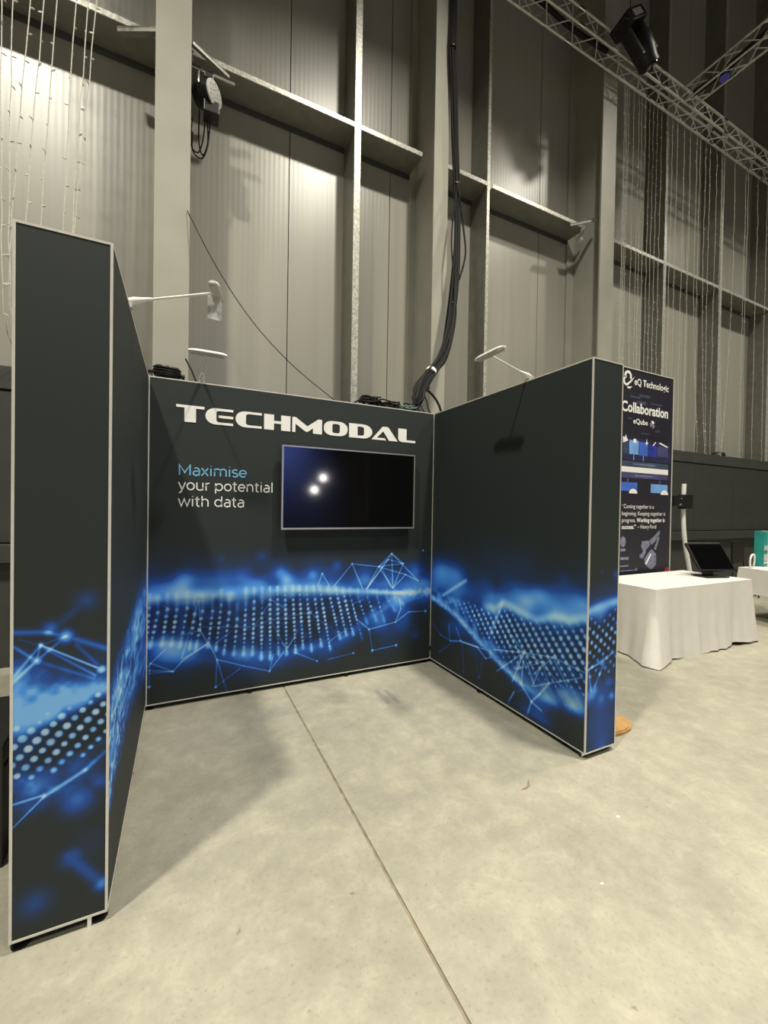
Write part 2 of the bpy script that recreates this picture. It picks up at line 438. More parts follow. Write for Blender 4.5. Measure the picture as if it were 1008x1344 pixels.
RT_LINES=[(0.044,0.389,0.178,0.323,0.007,0.35),(0.178,0.323,0.339,0.314,0.007,0.35),(0.339,0.314,0.498,0.361,0.01,0.5),(0.498,0.361,0.727,0.379,0.01,0.5),(0.727,0.379,0.843,0.318,0.01,0.5),(0.843,0.318,0.915,0.354,0.008,0.4),(0.171,0.163,0.34,0.286,0.006,0.3),(0.52,0.355,0.549,0.1,0.008,0.25),(0.711,0.248,0.763,0.128,0.007,0.22),(0.763,0.128,0.806,0.293,0.007,0.22),(0.327,0.324,0.31,0.458,0.01,0.3),(0.204,0.715,0.557,0.916,0.02,0.45),(1.023,0.808,0.892,0.539,0.02,0.4),(1.17,0.173,1.095,0.025,0.005,0.2),(1.17,0.173,1.274,0.235,0.005,0.2),(1.238,0.472,1.18,0.353,0.007,0.4),(1.18,0.353,1.358,0.47,0.006,0.4),(0.52,0.355,0.841,0.39,0.006,0.4),(0.427,0.462,0.498,0.361,0.01,0.3),(1.262,0.503,1.528,0.557,0.007,0.5),(1.262,0.503,1.204,0.357,0.007,0.5),(1.262,0.503,1.094,0.519,0.007,0.5),(1.262,0.503,1.429,0.492,0.007,0.5),(1.262,0.503,1.364,0.316,0.007,0.5),(1.262,0.503,1.142,0.592,0.007,0.5),(1.262,0.503,0.939,0.423,0.007,0.5),(1.262,0.503,1.246,0.259,0.007,0.5),(1.262,0.503,0.98,0.264,0.007,0.5),(1.528,0.557,1.773,0.543,0.006,0.42),(1.429,0.492,1.5,0.369,0.006,0.42),(1.429,0.492,1.602,0.389,0.006,0.42),(1.362,0.381,1.528,0.557,0.006,0.42),(1.197,0.355,1.443,0.497,0.006,0.42),(1.5,0.369,1.757,0.504,0.006,0.42),(1.443,0.497,1.35,0.289,0.006,0.42),(1.528,0.557,1.65,0.408,0.006,0.42),(1.151,0.245,1.262,0.503,0.006,0.42),(1.5,0.369,1.364,0.294,0.006,0.42),(1.23,0.275,1.346,0.177,0.009,0.42),(1.346,0.177,1.422,0.263,0.009,0.42),(1.346,0.177,1.298,0.033,0.009,0.42),(1.422,0.263,1.5,0.369,0.009,0.42),(1.17,0.171,1.091,0.043,0.009,0.42),(1.346,0.177,1.439,0.152,0.009,0.42)]
RT_NODES=[(1.262,0.503,0.03,0.6),(1.528,0.557,0.014,0.5),(1.773,0.543,0.012,0.5),(1.507,0.372,0.018,0.6),(1.18,0.955,0.022,0.3),(1.492,0.934,0.022,0.3),(1.17,0.171,0.012,0.35),(1.174,0.958,0.0,0.0),(0.178,0.323,0.012,0.4),(0.549,0.1,0.012,0.3),(0.763,0.128,0.012,0.3),(0.166,0.157,0.01,0.35)]
RT_BLOBS=[(0.171,0.952,0.16,0.5),(0.412,0.96,0.16,0.38),(0.07,0.821,0.16,0.3),(0.571,0.788,0.2,0.28),(0.866,0.786,0.13,0.3),(0.371,0.803,0.14,0.3),(0.494,0.48,0.13,0.3),(0.335,0.437,0.13,0.25),(0.707,0.373,0.12,0.25),(1.299,0.89,0.08,0.25),(1.389,0.956,0.08,0.3),(1.275,0.877,0.12,0.22),(1.608,1.11,0.05,0.12),(1.637,0.925,0.16,0.25),(1.486,0.912,0.18,0.25),(1.706,0.979,0.12,0.16),(1.409,0.236,0.12,0.45),(1.516,0.271,0.06,0.4),(1.7,0.319,0.08,0.5),(1.663,0.363,0.09,0.3),(1.745,0.31,0.07,0.25),(1.398,0.101,0.1,0.3),(1.468,0.059,0.09,0.2),(1.267,0.075,0.08,0.25),(1.214,0.292,0.1,0.3),(1.623,0.508,0.12,0.25),(1.298,0.033,0.05,0.2),(1.219,1.125,0.15,0.1),(0.91,1.118,0.2,0.08)]
RT_GRID=[(1.493,0.63),(0.027,-0.031),(0.073,0.025)]
EN_UP=[(-0.002,0.926),(0.091,0.946),(0.206,0.965),(0.304,0.977)]
EN_GRID=[(0.078,0.701),(0.036,-0.029),(0.05,0.032)]
EN_BLOBS=[(0.242,0.362,0.03,0.4),(0.038,0.399,0.05,0.35),(0.139,0.361,0.06,0.25),(0.146,0.595,0.04,0.2),(0.271,0.825,0.04,0.3),(0.08,0.43,0.03,0.3),(0.209,0.457,0.03,0.2),(0.149,0.065,0.06,0.12),(0.145,0.193,0.16,0.14),(0.126,1.171,0.016,0.14),(0.26,1.144,0.03,0.25),(0.122,0.88,0.07,0.3),(0.164,0.051,0.02,0.12)]
EN_LINES=[(-0.001,0.559,0.146,0.595,0.008,0.4),(0.146,0.595,0.285,0.654,0.008,0.4),(0.019,0.565,0.218,0.633,0.008,0.4),(0.079,0.45,0.161,0.583,0.008,0.4),(0.045,0.427,0.019,0.556,0.008,0.4)]
TW_LINES=[(-0.022,1.109,0.106,1.097,0.011,0.38),(0.153,1.077,0.102,1.097,0.011,0.4),(0.153,1.077,0.272,1.019,0.012,0.38),(0.082,1.055,0.26,0.942,0.0035,0.75),(0.082,1.055,0.071,1.001,0.004,0.4),(0.071,1.001,-0.017,0.912,0.006,0.5),(0.082,1.055,-0.017,0.918,0.005,0.4),(-0.018,1.084,0.063,1.008,0.006,0.38),(0.153,1.077,0.071,1.001,0.006,0.4),(0.153,1.077,0.082,1.055,0.003,0.3),(0.082,1.05,0.241,0.924,0.005,0.35),(0.184,1.042,0.246,0.964,0.007,0.25),(0.084,0.994,0.236,0.913,0.006,0.22),(0.137,1.127,0.201,1.189,0.016,0.16),(0.02,1.082,0.082,1.055,0.002,0.25),(-0.01,0.514,0.095,0.525,0.004,0.5),(0.095,0.52,0.213,0.583,0.007,0.5),(0.095,0.52,-0.009,0.418,0.003,0.5),(0.164,0.283,0.269,0.143,0.022,0.3),(0.213,0.583,0.274,0.636,0.008,0.35)]
TW_NODES=[(0.11,1.11,0.02,0.3),(0.153,1.077,0.02,0.6),(0.082,1.055,0.008,0.6),(0.26,0.942,0.0125,1.0),(0.071,1.001,0.014,0.7),(0.095,0.525,0.012,0.5),(0.176,0.274,0.03,0.2),(0.267,0.147,0.022,0.42),(0.071,0.152,0.04,0.1),(0.19,0.483,0.045,0.3),(0.213,1.199,0.03,0.08)]
TW_BLOBS=[(0.0,0.861,0.05,0.45),(-0.008,0.808,0.05,0.5),(0.051,0.807,0.035,0.45),(0.103,0.846,0.05,0.4),(0.166,0.851,0.05,0.5),(0.208,0.872,0.035,0.45),(0.261,0.88,0.03,0.4),(0.016,0.934,0.06,0.35),(0.08,0.923,0.07,0.22),(-0.001,0.991,0.06,0.16),(0.083,0.57,0.05,0.45),(0.018,0.607,0.04,0.25),(0.197,0.606,0.05,0.3),(0.167,0.499,0.05,0.3),(0.047,0.497,0.04,0.2),(0.262,0.531,0.03,0.25),(0.261,0.689,0.025,0.2),(0.046,0.719,0.1,0.15),(0.223,0.306,0.06,0.08)]
TW_GRID=[(0.011,0.714),(0.039,-0.015),(0.023,0.024)]
LF_TOP=[(0.041,1.137),(0.715,1.062),(1.164,0.992),(1.51,0.95),(1.674,0.913)]
LF_BOT=[(-0.008,0.16),(0.645,0.331),(1.119,0.403),(1.474,0.383),(1.642,0.348)]

# ------------------------------------------------------------------ the hall
WY = 2.05        # inner face of the cladding
fl = bpy.data.objects.new('floor', None)
b = B(); bx(b, -13, 27, -17.2, 2.4, -0.30, -0.005)
fl = solid('floor', b, M_JOINT, (0, 0, -0.005), kind='structure')
for x0, x1 in ((-13, 1.023), (1.037, 27)):
    b = B(); bx(b, x0, x1, -17.2, 2.4, -0.2, 0.0)
    part('floor_slab', b, M_CONC, fl)

b = B(); bx(b, -13, 27, WY + 0.02, WY + 0.3, 0, 17.0)
wall = solid('wall_back', b, M_DARK, (0, WY, 0), kind='structure')
seam = 0.012
xs = [1.468 + 1.49 * k for k in range(-9, 17)]
b = B(); bx(b, 0, 1.49 - seam, -0.0, 0.06, 0, 14.3)
pm = mesh_of('cladding_panel', b, M_CLAD, Vector((0, 0, 0)))
for x in xs:
    shared('cladding_panel', pm, wall, (x + seam / 2 - 0, 0, 2.6))
for nm, args in (('wall_left', (-13.2, -13, -17.2, 2.4, 0, 17.0)), ('wall_right', (27, 27.2, -17.2, 2.4, 0, 17.0)), ('wall_front', (-13, 27, -17.2, -17.0, 0, 17.0))):
    b = B(); bx(b, *args)
    solid(nm, b, M_HALL, (args[0], args[2], 0), kind='structure')
b = B(); bx(b, -13, 27, -17.2, 2.4, 17.0, 17.2)
solid('ceiling', b, M_HALL, (0, 0, 17.0), kind='structure')

# black lower wall with ledge
b = B(); bx(b, -12.9, 26.9, 1.47, WY - 0.005, 0, 2.58)
dado = solid('wall_lower', b, M_DARK, (0, 1.47, 0), kind='structure')
b = B(); bx(b, 0, 1.482, 0, 0.02, 0, 1.40)
dpm = mesh_of('dado_panel', b, M_DADO, Vector((0, 0, 0)))
b = B(); bx(b, 0, 1.482, 0, 0.02, 0, 0.97)
dpm2 = mesh_of('dado_panel', b, M_DADO, Vector((0, 0, 0)))
for k in range(-8, 17):
    x = 0.9 + 1.49 * k
    shared('dado_panel', dpm, dado, (x, -0.02, 1.17))
    shared('dado_panel', dpm2, dado, (x, -0.02, 0.0))
b = B(); bx(b, -12.9, 26.9, 1.435, WY - 0.005, 2.585, 2.80, bev=0.006)
part('ledge', b, M_DADO2, dado)
b = B(); bx(b, -12.9, 26.9, 1.36, 1.47, 0.985, 1.155, bev=0.008)
part('rail', b, M_DADO, dado)

def ibeam(name, label, x0, x1, y0, y1, z1, group=None):
    t = thing(name, label, 'column', ((x0 + x1) / 2, (y0 + y1) / 2, 0), group)
    b = B(); bx(b, x0, x1, y0, y0 + 0.028, 0, z1); part('front_flange', b, M_STEEL, t)
    b = B(); bx(b, (x0 + x1) / 2 - 0.009, (x0 + x1) / 2 + 0.009, y0 + 0.028, y1 - 0.028, 0, z1); part('web', b, M_STEEL, t)
    b = B(); bx(b, x0, x1, y1 - 0.028, y1, 0, z1); part('back_flange', b, M_STEEL, t)
    return t

colA = ibeam('steel_column', 'broad pale grey steel column rising behind the left part of the booth', -0.055, 0.275, 1.33, 2.04, 16.9)
colC = ibeam('steel_column', 'narrower steel column directly behind the hanging black cable bundle', 3.27, 3.50, 1.33, 2.04, 16.9)
colE = ibeam('steel_column', 'tall steel column rising behind the right booth wall, left of the light strings', 6.63, 6.98, 1.33, 2.04, 16.9)
# bolt plates on the big columns
for t, xe in ((colA, 0.275),):
    for z in (6.23, 6.30):
        b = B(); lathe(b, [(0.014, 0), (0.014, 0.02)], (xe, 1.345, z), (1, 0, 0), 8)
        part('bolt', b, M_CHROME, t)

def post(x0, x1, label, wid=None):
    t = thing('wall_post', label, 'post', ((x0 + x1) / 2, 1.85, 2.8), 'galvanised wall posts')
    xm = x0
    b = B(); bx(b, x0, x1, 1.63, 1.642, 2.8, 16.9); part('front_flange', b, M_LIP, t)
    b = B(); bx(b, x0, x0 + 0.012, 1.642, 2.045, 2.8, 16.9); part('web', b, M_GIRT, t)
    return t

post(2.226, 2.315, 'slim galvanised wall post with bright speckled edge above the booth lettering')
post(4.425, 4.475, 'slim galvanised wall post behind the right-hand clip-on booth lamp')
post(8.93, 9.0, 'galvanised wall post behind the light strings, first one right of the tall column')
post(10.98, 11.06, 'galvanised wall post behind the light strings, second one right of the tall column')
post(13.2, 13.29, 'galvanised wall post at the far right edge behind the light strings')

def girt(x0, x1, label):
    t = thing('wall_girt', label, 'girt', ((x0 + x1) / 2, 1.85, 6.55), 'horizontal girts along the hall wall')
    b = B(); bx(b, x0, x1, 1.642, 2.04, 6.55, 6.562); part('underside_plate', b, M_GIRT, t)
    b = B(); bx(b, x0, x1, 1.63, 1.642, 6.55, 6.61); part('front_lip', b, M_LIP, t)
    b = B(); bx(b, x0, x1, 2.0, 2.04, 6.50, 6.548); part('seal_strip', b, M_DARK, t)
    return t

girt(-4.5, -0.06, 'horizontal galvanised girt left of the broad steel column')
girt(0.28, 2.22, 'horizontal galvanised girt between the broad column and the slim speckled post')
girt(2.32, 3.26, 'short horizontal galvanised girt left of the hanging black cable bundle')
girt(3.51, 4.42, 'short horizontal galvanised girt passing behind the hanging black cable bundle')
girt(4.53, 6.62, 'horizontal galvanised girt left of the tall column at the right')
girt(6.99, 8.92, 'horizontal galvanised girt right of the tall column, behind light strings')
girt(9.01, 10.97, 'horizontal galvanised girt behind the middle light strings at the right')
girt(11.07, 13.19, 'horizontal galvanised girt at the right edge of the photo')

# column-to-girt braces
def bar(name, label, cat, p0, p1, w, m=M_GIRT, group=None):
    p0, p1 = Vector(p0), Vector(p1)
    d = (p1 - p0); L = d.length
    b = B(); bx(b, -w / 2, w / 2, -w / 2 * 0.25, w / 2 * 0.25, 0, L)
    bx(b, -w / 2, -w / 2 + w * 0.15, -w / 2, w / 2 * 0.25, 0, L)
    q = d.to_track_quat('Z', 'Y').to_matrix().to_4x4()
    b.transform(Matrix.Translation(p0) @ q)
    return solid(name, b, m, p0, label, cat, group)

bar('brace', 'angle brace running left from the broad steel column to the girt', 'brace', (-0.40, 1.60, 6.42), (-0.04, 1.46, 6.46), 0.09)
bar('brace', 'sloping angle brace on the right of the broad steel column above the floodlight', 'brace', (0.28, 1.46, 6.50), (0.66, 1.60, 6.44), 0.06)
bar('brace', 'flat bar on the right of the broad column carrying the floodlight', 'brace', (0.28, 1.50, 6.29), (0.72, 1.50, 6.285), 0.05)
bar('brace', 'angle brace running left from the tall column at the right', 'brace', (6.15, 1.58, 6.44), (6.66, 1.46, 6.62), 0.07)

# ------------------------------------------------------------------ printed pictures
def vnoise(U, Z, su, sz, seed):
    rng = np.random.RandomState(seed)
    g = rng.rand(64, 64)
    a = (U / su) % 64; c = (Z / sz) % 64
    i0 = np.floor(a).astype(int); j0 = np.floor(c).astype(int)
    fa = a - i0; fc = c - j0
    fa = fa * fa * (3 - 2 * fa); fc = fc * fc * (3 - 2 * fc)
    i0 %= 64; j0 %= 64
    i1 = (i0 + 1) % 64; j1 = (j0 + 1) % 64
    return (g[i0, j0] * (1 - fa) + g[i1, j0] * fa) * (1 - fc) + (g[i0, j1] * (1 - fa) + g[i1, j1] * fa) * fc

RT = [0, 0.15, 0.35, 0.6, 0.85, 1.15]
RC = np.array([BASE, (0.018, 0.044, 0.125), (0.017, 0.092, 0.45), (0.075, 0.33, 0.93), (0.34, 0.68, 0.98), (0.80, 0.93, 1.0)])

class Pic:
    def __init__(s, u0, u1, z0, z1, step):
        s.us = np.linspace(u0, u1, max(2, int((u1 - u0) / step) + 1))
        s.zs = np.linspace(z0, z1, max(2, int((z1 - z0) / step) + 1))
        s.U, s.Z = np.meshgrid(s.us, s.zs)
        s.T = np.zeros_like(s.U)
        s.dark = np.zeros_like(s.U)
    def win(s, ua, ub, za, zb):
        i0, i1 = np.searchsorted(s.us, ua), np.searchsorted(s.us, ub)
        j0, j1 = np.searchsorted(s.zs, za), np.searchsorted(s.zs, zb)
        return slice(j0, j1), slice(i0, i1)
    def seg(s, x0, z0, x1, z1, w, t):
        p = 3 * w
        k = s.win(min(x0, x1) - p, max(x0, x1) + p, min(z0, z1) - p, max(z0, z1) + p)
        U, Z = s.U[k], s.Z[k]
        dx, dz = x1 - x0, z1 - z0
        h = np.clip(((U - x0) * dx + (Z - z0) * dz) / (dx * dx + dz * dz + 1e-9), 0, 1)
        d2 = (U - x0 - h * dx) ** 2 + (Z - z0 - h * dz) ** 2
        s.T[k] += t * np.exp(-d2 / (w * w))
    def blob(s, x, z, r, t, ell=1.0):
        if r <= 0: return
        k = s.win(x - 3 * r, x + 3 * r, z - 3 * r * ell, z + 3 * r * ell)
        s.T[k] += t * np.exp(-((s.U[k] - x) ** 2 + ((s.Z[k] - z) / ell) ** 2) / (r * r))
    def disc(s, x, z, r, t, soft=0.25):
        k = s.win(x - 2.5 * r, x + 2.5 * r, z - 2.5 * r, z + 2.5 * r)
        d = np.sqrt((s.U[k] - x) ** 2 + (s.Z[k] - z) ** 2)
        s.T[k] = np.maximum(s.T[k], t / (1 + np.exp(np.clip((d - r) / (soft * r), -30, 30))))
    def colors(s):
        T = np.clip(s.T, 0, None)
        T = np.where(T < 0.5, T, 0.5 + 0.85 * (1 - np.exp(-(T - 0.5) / 0.85)))
        c = np.stack([np.interp(T, RT, RC[:, i]) for i in range(3)], -1)
        dk = np.clip(s.dark, 0, 1)[..., None]
        return c * (1 - dk * 0.6)
    def mesh(s, name, fn, ztop):
        nz, nu = s.U.shape
        C = s.colors()
        U = np.vstack([s.U, s.us[None, :]])
        Z = np.vstack([s.Z, np.full((1, nu), ztop)])
        C = np.concatenate([C, np.tile(np.array(BASE), (1, nu, 1))], 0)
        nz += 1
        V = fn(U.ravel(), Z.ravel())
        idx = np.arange(nz * nu).reshape(nz, nu)
        q = np.stack([idx[:-1, :-1], idx[:-1, 1:], idx[1:, 1:], idx[1:, :-1]], -1).reshape(-1, 4)
        me = bpy.data.meshes.new(name)
        me.vertices.add(len(V)); me.vertices.foreach_set('co', V.astype(np.float32).ravel())
        me.loops.add(q.size); me.loops.foreach_set('vertex_index', q.astype(np.int32).ravel())
        me.polygons.add(len(q)); me.polygons.foreach_set('loop_start', np.arange(0, q.size, 4, dtype=np.int32))
        me.update(calc_edges=True)
        at = me.color_attributes.new('print', 'FLOAT_COLOR', 'POINT')
        A = np.ones((len(V), 4), np.float32); A[:, :3] = C.reshape(-1, 3)
        at.data.foreach_set('color', A.ravel())
        me.validate()
        return me

def curve_fn(pts):
    P = sorted(pts)
    xs_ = [p[0] for p in P]; zs_ = [p[1] for p in P]
    return lambda U: np.interp(U, xs_, zs_)

Z0, HT = 0.035, 2.5
def pic_back():
    p = Pic(0.0, 2.5, Z0, 1.42, 0.005)
    U, Z = p.U, p.Z
    zr, zf = curve_fn(BACK_RIDGE)(U), curve_fn(BACK_FLOOR)(U)
    n1 = vnoise(U, Z, 0.16, 0.10, 1); n2 = vnoise(U, Z, 0.06, 0.06, 2); n3 = vnoise(U, Z, 0.02, 0.02, 3)
    inside = np.clip((zr - Z) / 0.03, 0, 1) * np.clip((Z - zf) / 0.03, 0, 1)
    p.dark += inside * 0.7 * np.clip(1.6 - U / 1.6, 0.2, 1)
    wl = np.interp(U, [0, 1.2, 1.6, 2.1, 2.5], [0.050, 0.048, 0.028, 0.018, 0.030])
    am = np.interp(U, [0, 0.3, 0.6, 1.2, 1.7, 2.2, 2.5], [0.22, 0.30, 0.30, 0.40, 0.62, 0.72, 0.55])
    p.T += am * np.exp(-((Z - zr) / wl) ** 2) * (0.65 + 0.6 * n2)
    p.T += 0.34 * np.exp(-((Z - zr - 0.05) / 0.09) ** 2) * (0.4 + n1)
    p.T += 0.16 * np.exp(-((Z - zr - 0.12) / 0.16) ** 2) * (0.3 + 1.2 * n1)
    p.T += 0.18 * np.exp(-((Z - zf + 0.01) / 0.045) ** 2) * (0.5 + n2)
    p.T += 0.22 * np.exp(-((Z - zf + 0.06) / 0.09) ** 2) * (0.4 + n1)
    p.T += 0.20 * inside * (0.2 + 1.2 * n2)
    k = np.clip((U - 2.0) / 0.4, 0, 1)
    p.T += k * 0.45 * np.exp(-((Z - zr) / 0.05) ** 2) * (n3 > 0.55) * 0.6
    p.T += 0.2 * np.clip(1 - U / 0.9, 0, 1) * np.exp(-((Z - zf) / 0.022) ** 2)
    for x, z, r, t in BACK_BLOBS: p.blob(x, z, r, t)
    rng = random.Random(3)
    for i, (x0, z0, x1, z1) in enumerate(BACK_COLS):
        zt = float(curve_fn(BACK_RIDGE)(x0))
        L = math.hypot(x1 - x0, z1 - z0)
        n = max(4, int(L / 0.034))
        fade = 0.55 if i > 24 else 1.0
        for k_ in range(n):
            s = k_ / (n - 1)
            e = s ** 0.85
            x, z = x0 + (x1 - x0) * e, z0 + (z1 - z0) * e
            mid = math.exp(-((s - 0.45) / 0.33) ** 2)
            r = 0.0128 * (1 - 0.32 * s) + rng.uniform(-0.0015, 0.0015)
            t = (0.80 + 0.85 * mid) * rng.uniform(0.8, 1.1) * fade
            if rng.random() < 0.06: t *= 0.5
            p.disc(x, z, r, t, 0.45 - 0.2 * mid)
        p.seg(x0, min(zt + 0.03, z0 + 0.12), x0, z0 - 0.02, 0.014, 0.22 * fade)
        ex = (x1 - x0) / (L + 1e-6) * 0.05
        p.seg(x1, z1 + 0.02, x1 + ex, z1 - 0.035, 0.013, 0.30 * fade)
        p.blob(x1 + ex * 0.5, z1 - 0.02, 0.018, 0.2 * fade)
        p.seg(x0, z0, x1, z1, 0.009, 0.10)
    for x0, z0, x1, z1, w, t in BACK_LINES: p.seg(x0, z0, x1, z1, w * 0.85, t)
    for x, z, r, t in BACK_NODES:
        if r > 0: p.disc(x, z, r, t + 0.35, 0.3)
    p.T *= np.clip((Z - Z0) / 0.06, 0, 1)
    p.T *= np.clip((1.42 - Z) / 0.1, 0, 1)
    return p

def pic_right():
    p = Pic(0.0, 1.79, Z0, 1.42, 0.005)
    U, Z = p.U, p.Z
    ul, uh = curve_fn(RT_UP), curve_fn(RT_LOW)
    zu, zl = ul(U), uh(U)
    n1 = vnoise(U, Z, 0.2, 0.12, 11); n2 = vnoise(U, Z, 0.07, 0.05, 12); n3 = vnoise(U, Z, 0.022, 0.018, 13)
    on = np.clip((U - 0.75) / 0.14, 0, 1)
    p.T += on * 0.50 * np.exp(-((Z - zu) / 0.034) ** 2) * (0.75 + 0.35 * n2)
    p.T += on * 0.20 * np.exp(-((Z - zu - 0.05) / 0.11) ** 2) * (0.4 + n1)
    p.T += 0.17 * np.exp(-((Z - zu - 0.10) / 0.17) ** 2) * (0.25 + 1.3 * n1)
    p.T += 0.62 * np.exp(-((Z - zl) / 0.028) ** 2) * (0.6 + 0.6 * n3) * np.clip((1.45 - U) / 0.3, 0.15, 1)
    p.T += 0.25 * np.exp(-((Z - zl - 0.06) / 0.08) ** 2) * (0.4 + n2)
    inside = np.clip((zu - Z) / 0.05, 0, 1) * np.clip((Z - zl) / 0.03, 0, 1)
    p.T += 0.16 * inside * (0.2 + 1.1 * n2)
    p.dark += 0.6 * inside * np.clip((U - 0.9) / 0.4, 0, 1)
    for x, z, r, t in RT_BLOBS: p.blob(x, z, r, t * 0.72, 0.75)
    (ox, oz), (ax, az), (bx_, bz) = RT_GRID
    rng = random.Random(5)
    for i in range(-40, 40):
        for j in range(-40, 20):
            x, z = ox + ax * i + bx_ * j * 0.85, oz + az * i + bz * j * 0.85
            if not (0.25 < x < 1.79): continue
            u_, l_ = float(ul(x)), float(uh(x))
            if not (l_ + 0.005 < z < u_ - 0.015): continue
            s = (u_ - z) / max(u_ - l_, 1e-3)
            br = math.exp(-((s - 0.38) / 0.3) ** 2)
            t = (0.62 + 0.8 * br) * rng.uniform(0.75, 1.1) * min(1, 0.35 + x / 1.3)
            p.disc(x, z, (0.0105 + 0.005 * (1 - s)) * min(1.0, 0.75 + 0.25 * x), t, 0.35)
            p.seg(x, z, x - ax * 0.5, z - az * 0.5, 0.008, 0.10)
    for x0, z0, x1, z1, w, t in RT_LINES: p.seg(x0, z0, x1, z1, w * 0.8, t)
    for x, z, r, t in RT_NODES:
        if r > 0: p.disc(x, z, r * 0.6, t + 0.25, 0.35)
    p.T *= np.clip((Z - Z0) / 0.06, 0, 1) * np.clip((1.42 - Z) / 0.1, 0, 1)
    return p

def pic_end():
    p = Pic(0.0, 0.285, Z0, 1.42, 0.004)
    U, Z = p.U, p.Z
    ul = curve_fn(EN_UP); zu = ul(U)
    n2 = vnoise(U, Z, 0.05, 0.05, 21)
    p.T += 0.50 * np.exp(-((Z - zu) / 0.030) ** 2) * (0.8 + 0.3 * n2)
    p.T += 0.25 * np.exp(-((Z - zu + 0.03) / 0.06) ** 2)
    p.T += 0.14 * np.exp(-((Z - zu - 0.06) / 0.08) ** 2)
    p.T += 0.16 * np.exp(-((Z - 0.45) / 0.13) ** 2) * (0.5 + n2)
    p.T += 0.10 * np.clip((0.42 - Z) / 0.2, 0, 1)
    inside = np.clip((zu - 0.04 - Z) / 0.03, 0, 1) * np.clip((Z - 0.58) / 0.04, 0, 1)
    p.dark += 0.6 * inside
    for x, z, r, t in EN_BLOBS: p.blob(x, z, r, t)
    (ox, oz), (ax, az), (bx_, bz) = EN_GRID
    rng = random.Random(6)
    for i in range(-16, 16):
        for j in range(-12, 12):
            x, z = ox + ax * i + bx_ * j, oz + az * i + bz * j
            zz = float(ul(x))
            if 0 < x < 0.285 and 0.50 < z < zz - 0.02:
                br = math.exp(-((z - 0.74) / 0.09) ** 2)
                p.disc(x, z, 0.0105 + 0.003 * rng.random(), 0.6 + 0.8 * br * rng.uniform(0.6, 1.2), 0.3)
    for x0, z0, x1, z1, w, t in EN_LINES: p.seg(x0, z0, x1, z1, w * 0.8, t)
    return p

def pic_tower():
    p = Pic(0.0, 0.285, Z0, 1.42, 0.0028)
    U, Z = p.U, p.Z
    n2 = vnoise(U, Z, 0.03, 0.03, 31)
    zr = np.interp(U, [0, 0.1, 0.2, 0.285], [0.80, 0.83, 0.87, 0.90]) - 0.02
    p.T += 0.22 * np.exp(-((Z - zr - 0.03) / 0.10) ** 2)
    p.T += 0.22 * np.exp(-((Z - zr) / 0.035) ** 2) * (0.5 + n2)
    p.T += 0.12 * np.clip((0.62 - Z) / 0.1, 0, 1) * np.clip((Z - 0.45) / 0.1, 0, 1)
    field = np.clip((zr - 0.03 - Z) / 0.03, 0, 1) * np.clip((Z - (zr - 0.20)) / 0.03, 0, 1)
    for x, z, r, t in TW_BLOBS: p.blob(x, z, r, t)
    p.T -= 0.16 * field * np.clip((U - 0.02) / 0.1, 0, 1)
    n4 = vnoise(U, Z, 0.018, 0.016, 33)
    p.T = np.clip(p.T * (0.72 + 0.5 * n4 * n2 + 0.15 * n2), 0, 0.75)
    p.dark += 0.5 * field
    (ox, oz), (ax, az), (bx_, bz) = TW_GRID
    rng = random.Random(9)
    for i in range(-14, 14):
        for j in range(-14, 14):
            x, z = ox + ax * i + bx_ * j, oz + az * i + bz * j
            top = float(np.interp(x, [0, 0.1, 0.2, 0.285], [0.80, 0.83, 0.87, 0.90]))
            if not (-0.01 < x < 0.295 and top - 0.235 < z < top - 0.02): continue
            s = (top - z) / 0.235
            r = 0.0148 * (1 - 0.30 * s) * (1 - 0.25 * x / 0.285) * rng.uniform(0.85, 1.1)
            t = (0.90 + 0.5 * rng.random()) * (0.8 + 0.3 * math.exp(-((s - 0.5) / 0.3) ** 2))
            p.disc(x, z, r, t, 0.16 if 0.25 < s < 0.85 else 0.32)
    for x0, z0, x1, z1, w, t in TW_LINES: p.seg(x0, z0, x1, z1, w, t)
    for x, z, r, t in TW_NODES: p.disc(x, z, r, t + 0.15, 0.35)
    return p

def pic_left():
    p = Pic(0.0, 1.734, Z0, 1.42, 0.008)
    U, Z = p.U, p.Z
    zt, zb = curve_fn(LF_TOP)(U), curve_fn(LF_BOT)(U)
    s = (zt - Z) / (zt - zb)
    n1 = vnoise(U, Z, 0.22, 0.05, 41); n2 = vnoise(U, Z, 0.10, 0.03, 42); n3 = vnoise(U, Z, 0.03, 0.02, 43)
    env = np.clip(s / 0.25, 0, 1) * np.clip((1 - s) / 0.25, 0, 1)
    p.T += env * (0.16 + 0.42 * n1 + 0.35 * n2 * n2)
    p.T += 0.35 * np.exp(-((s - 0.4) / 0.12) ** 2) * n2 * (U > 0.3)
    p.T += 0.5 * env * (n3 > 0.72) * np.clip((U - 0.6), 0, 1)
    return p

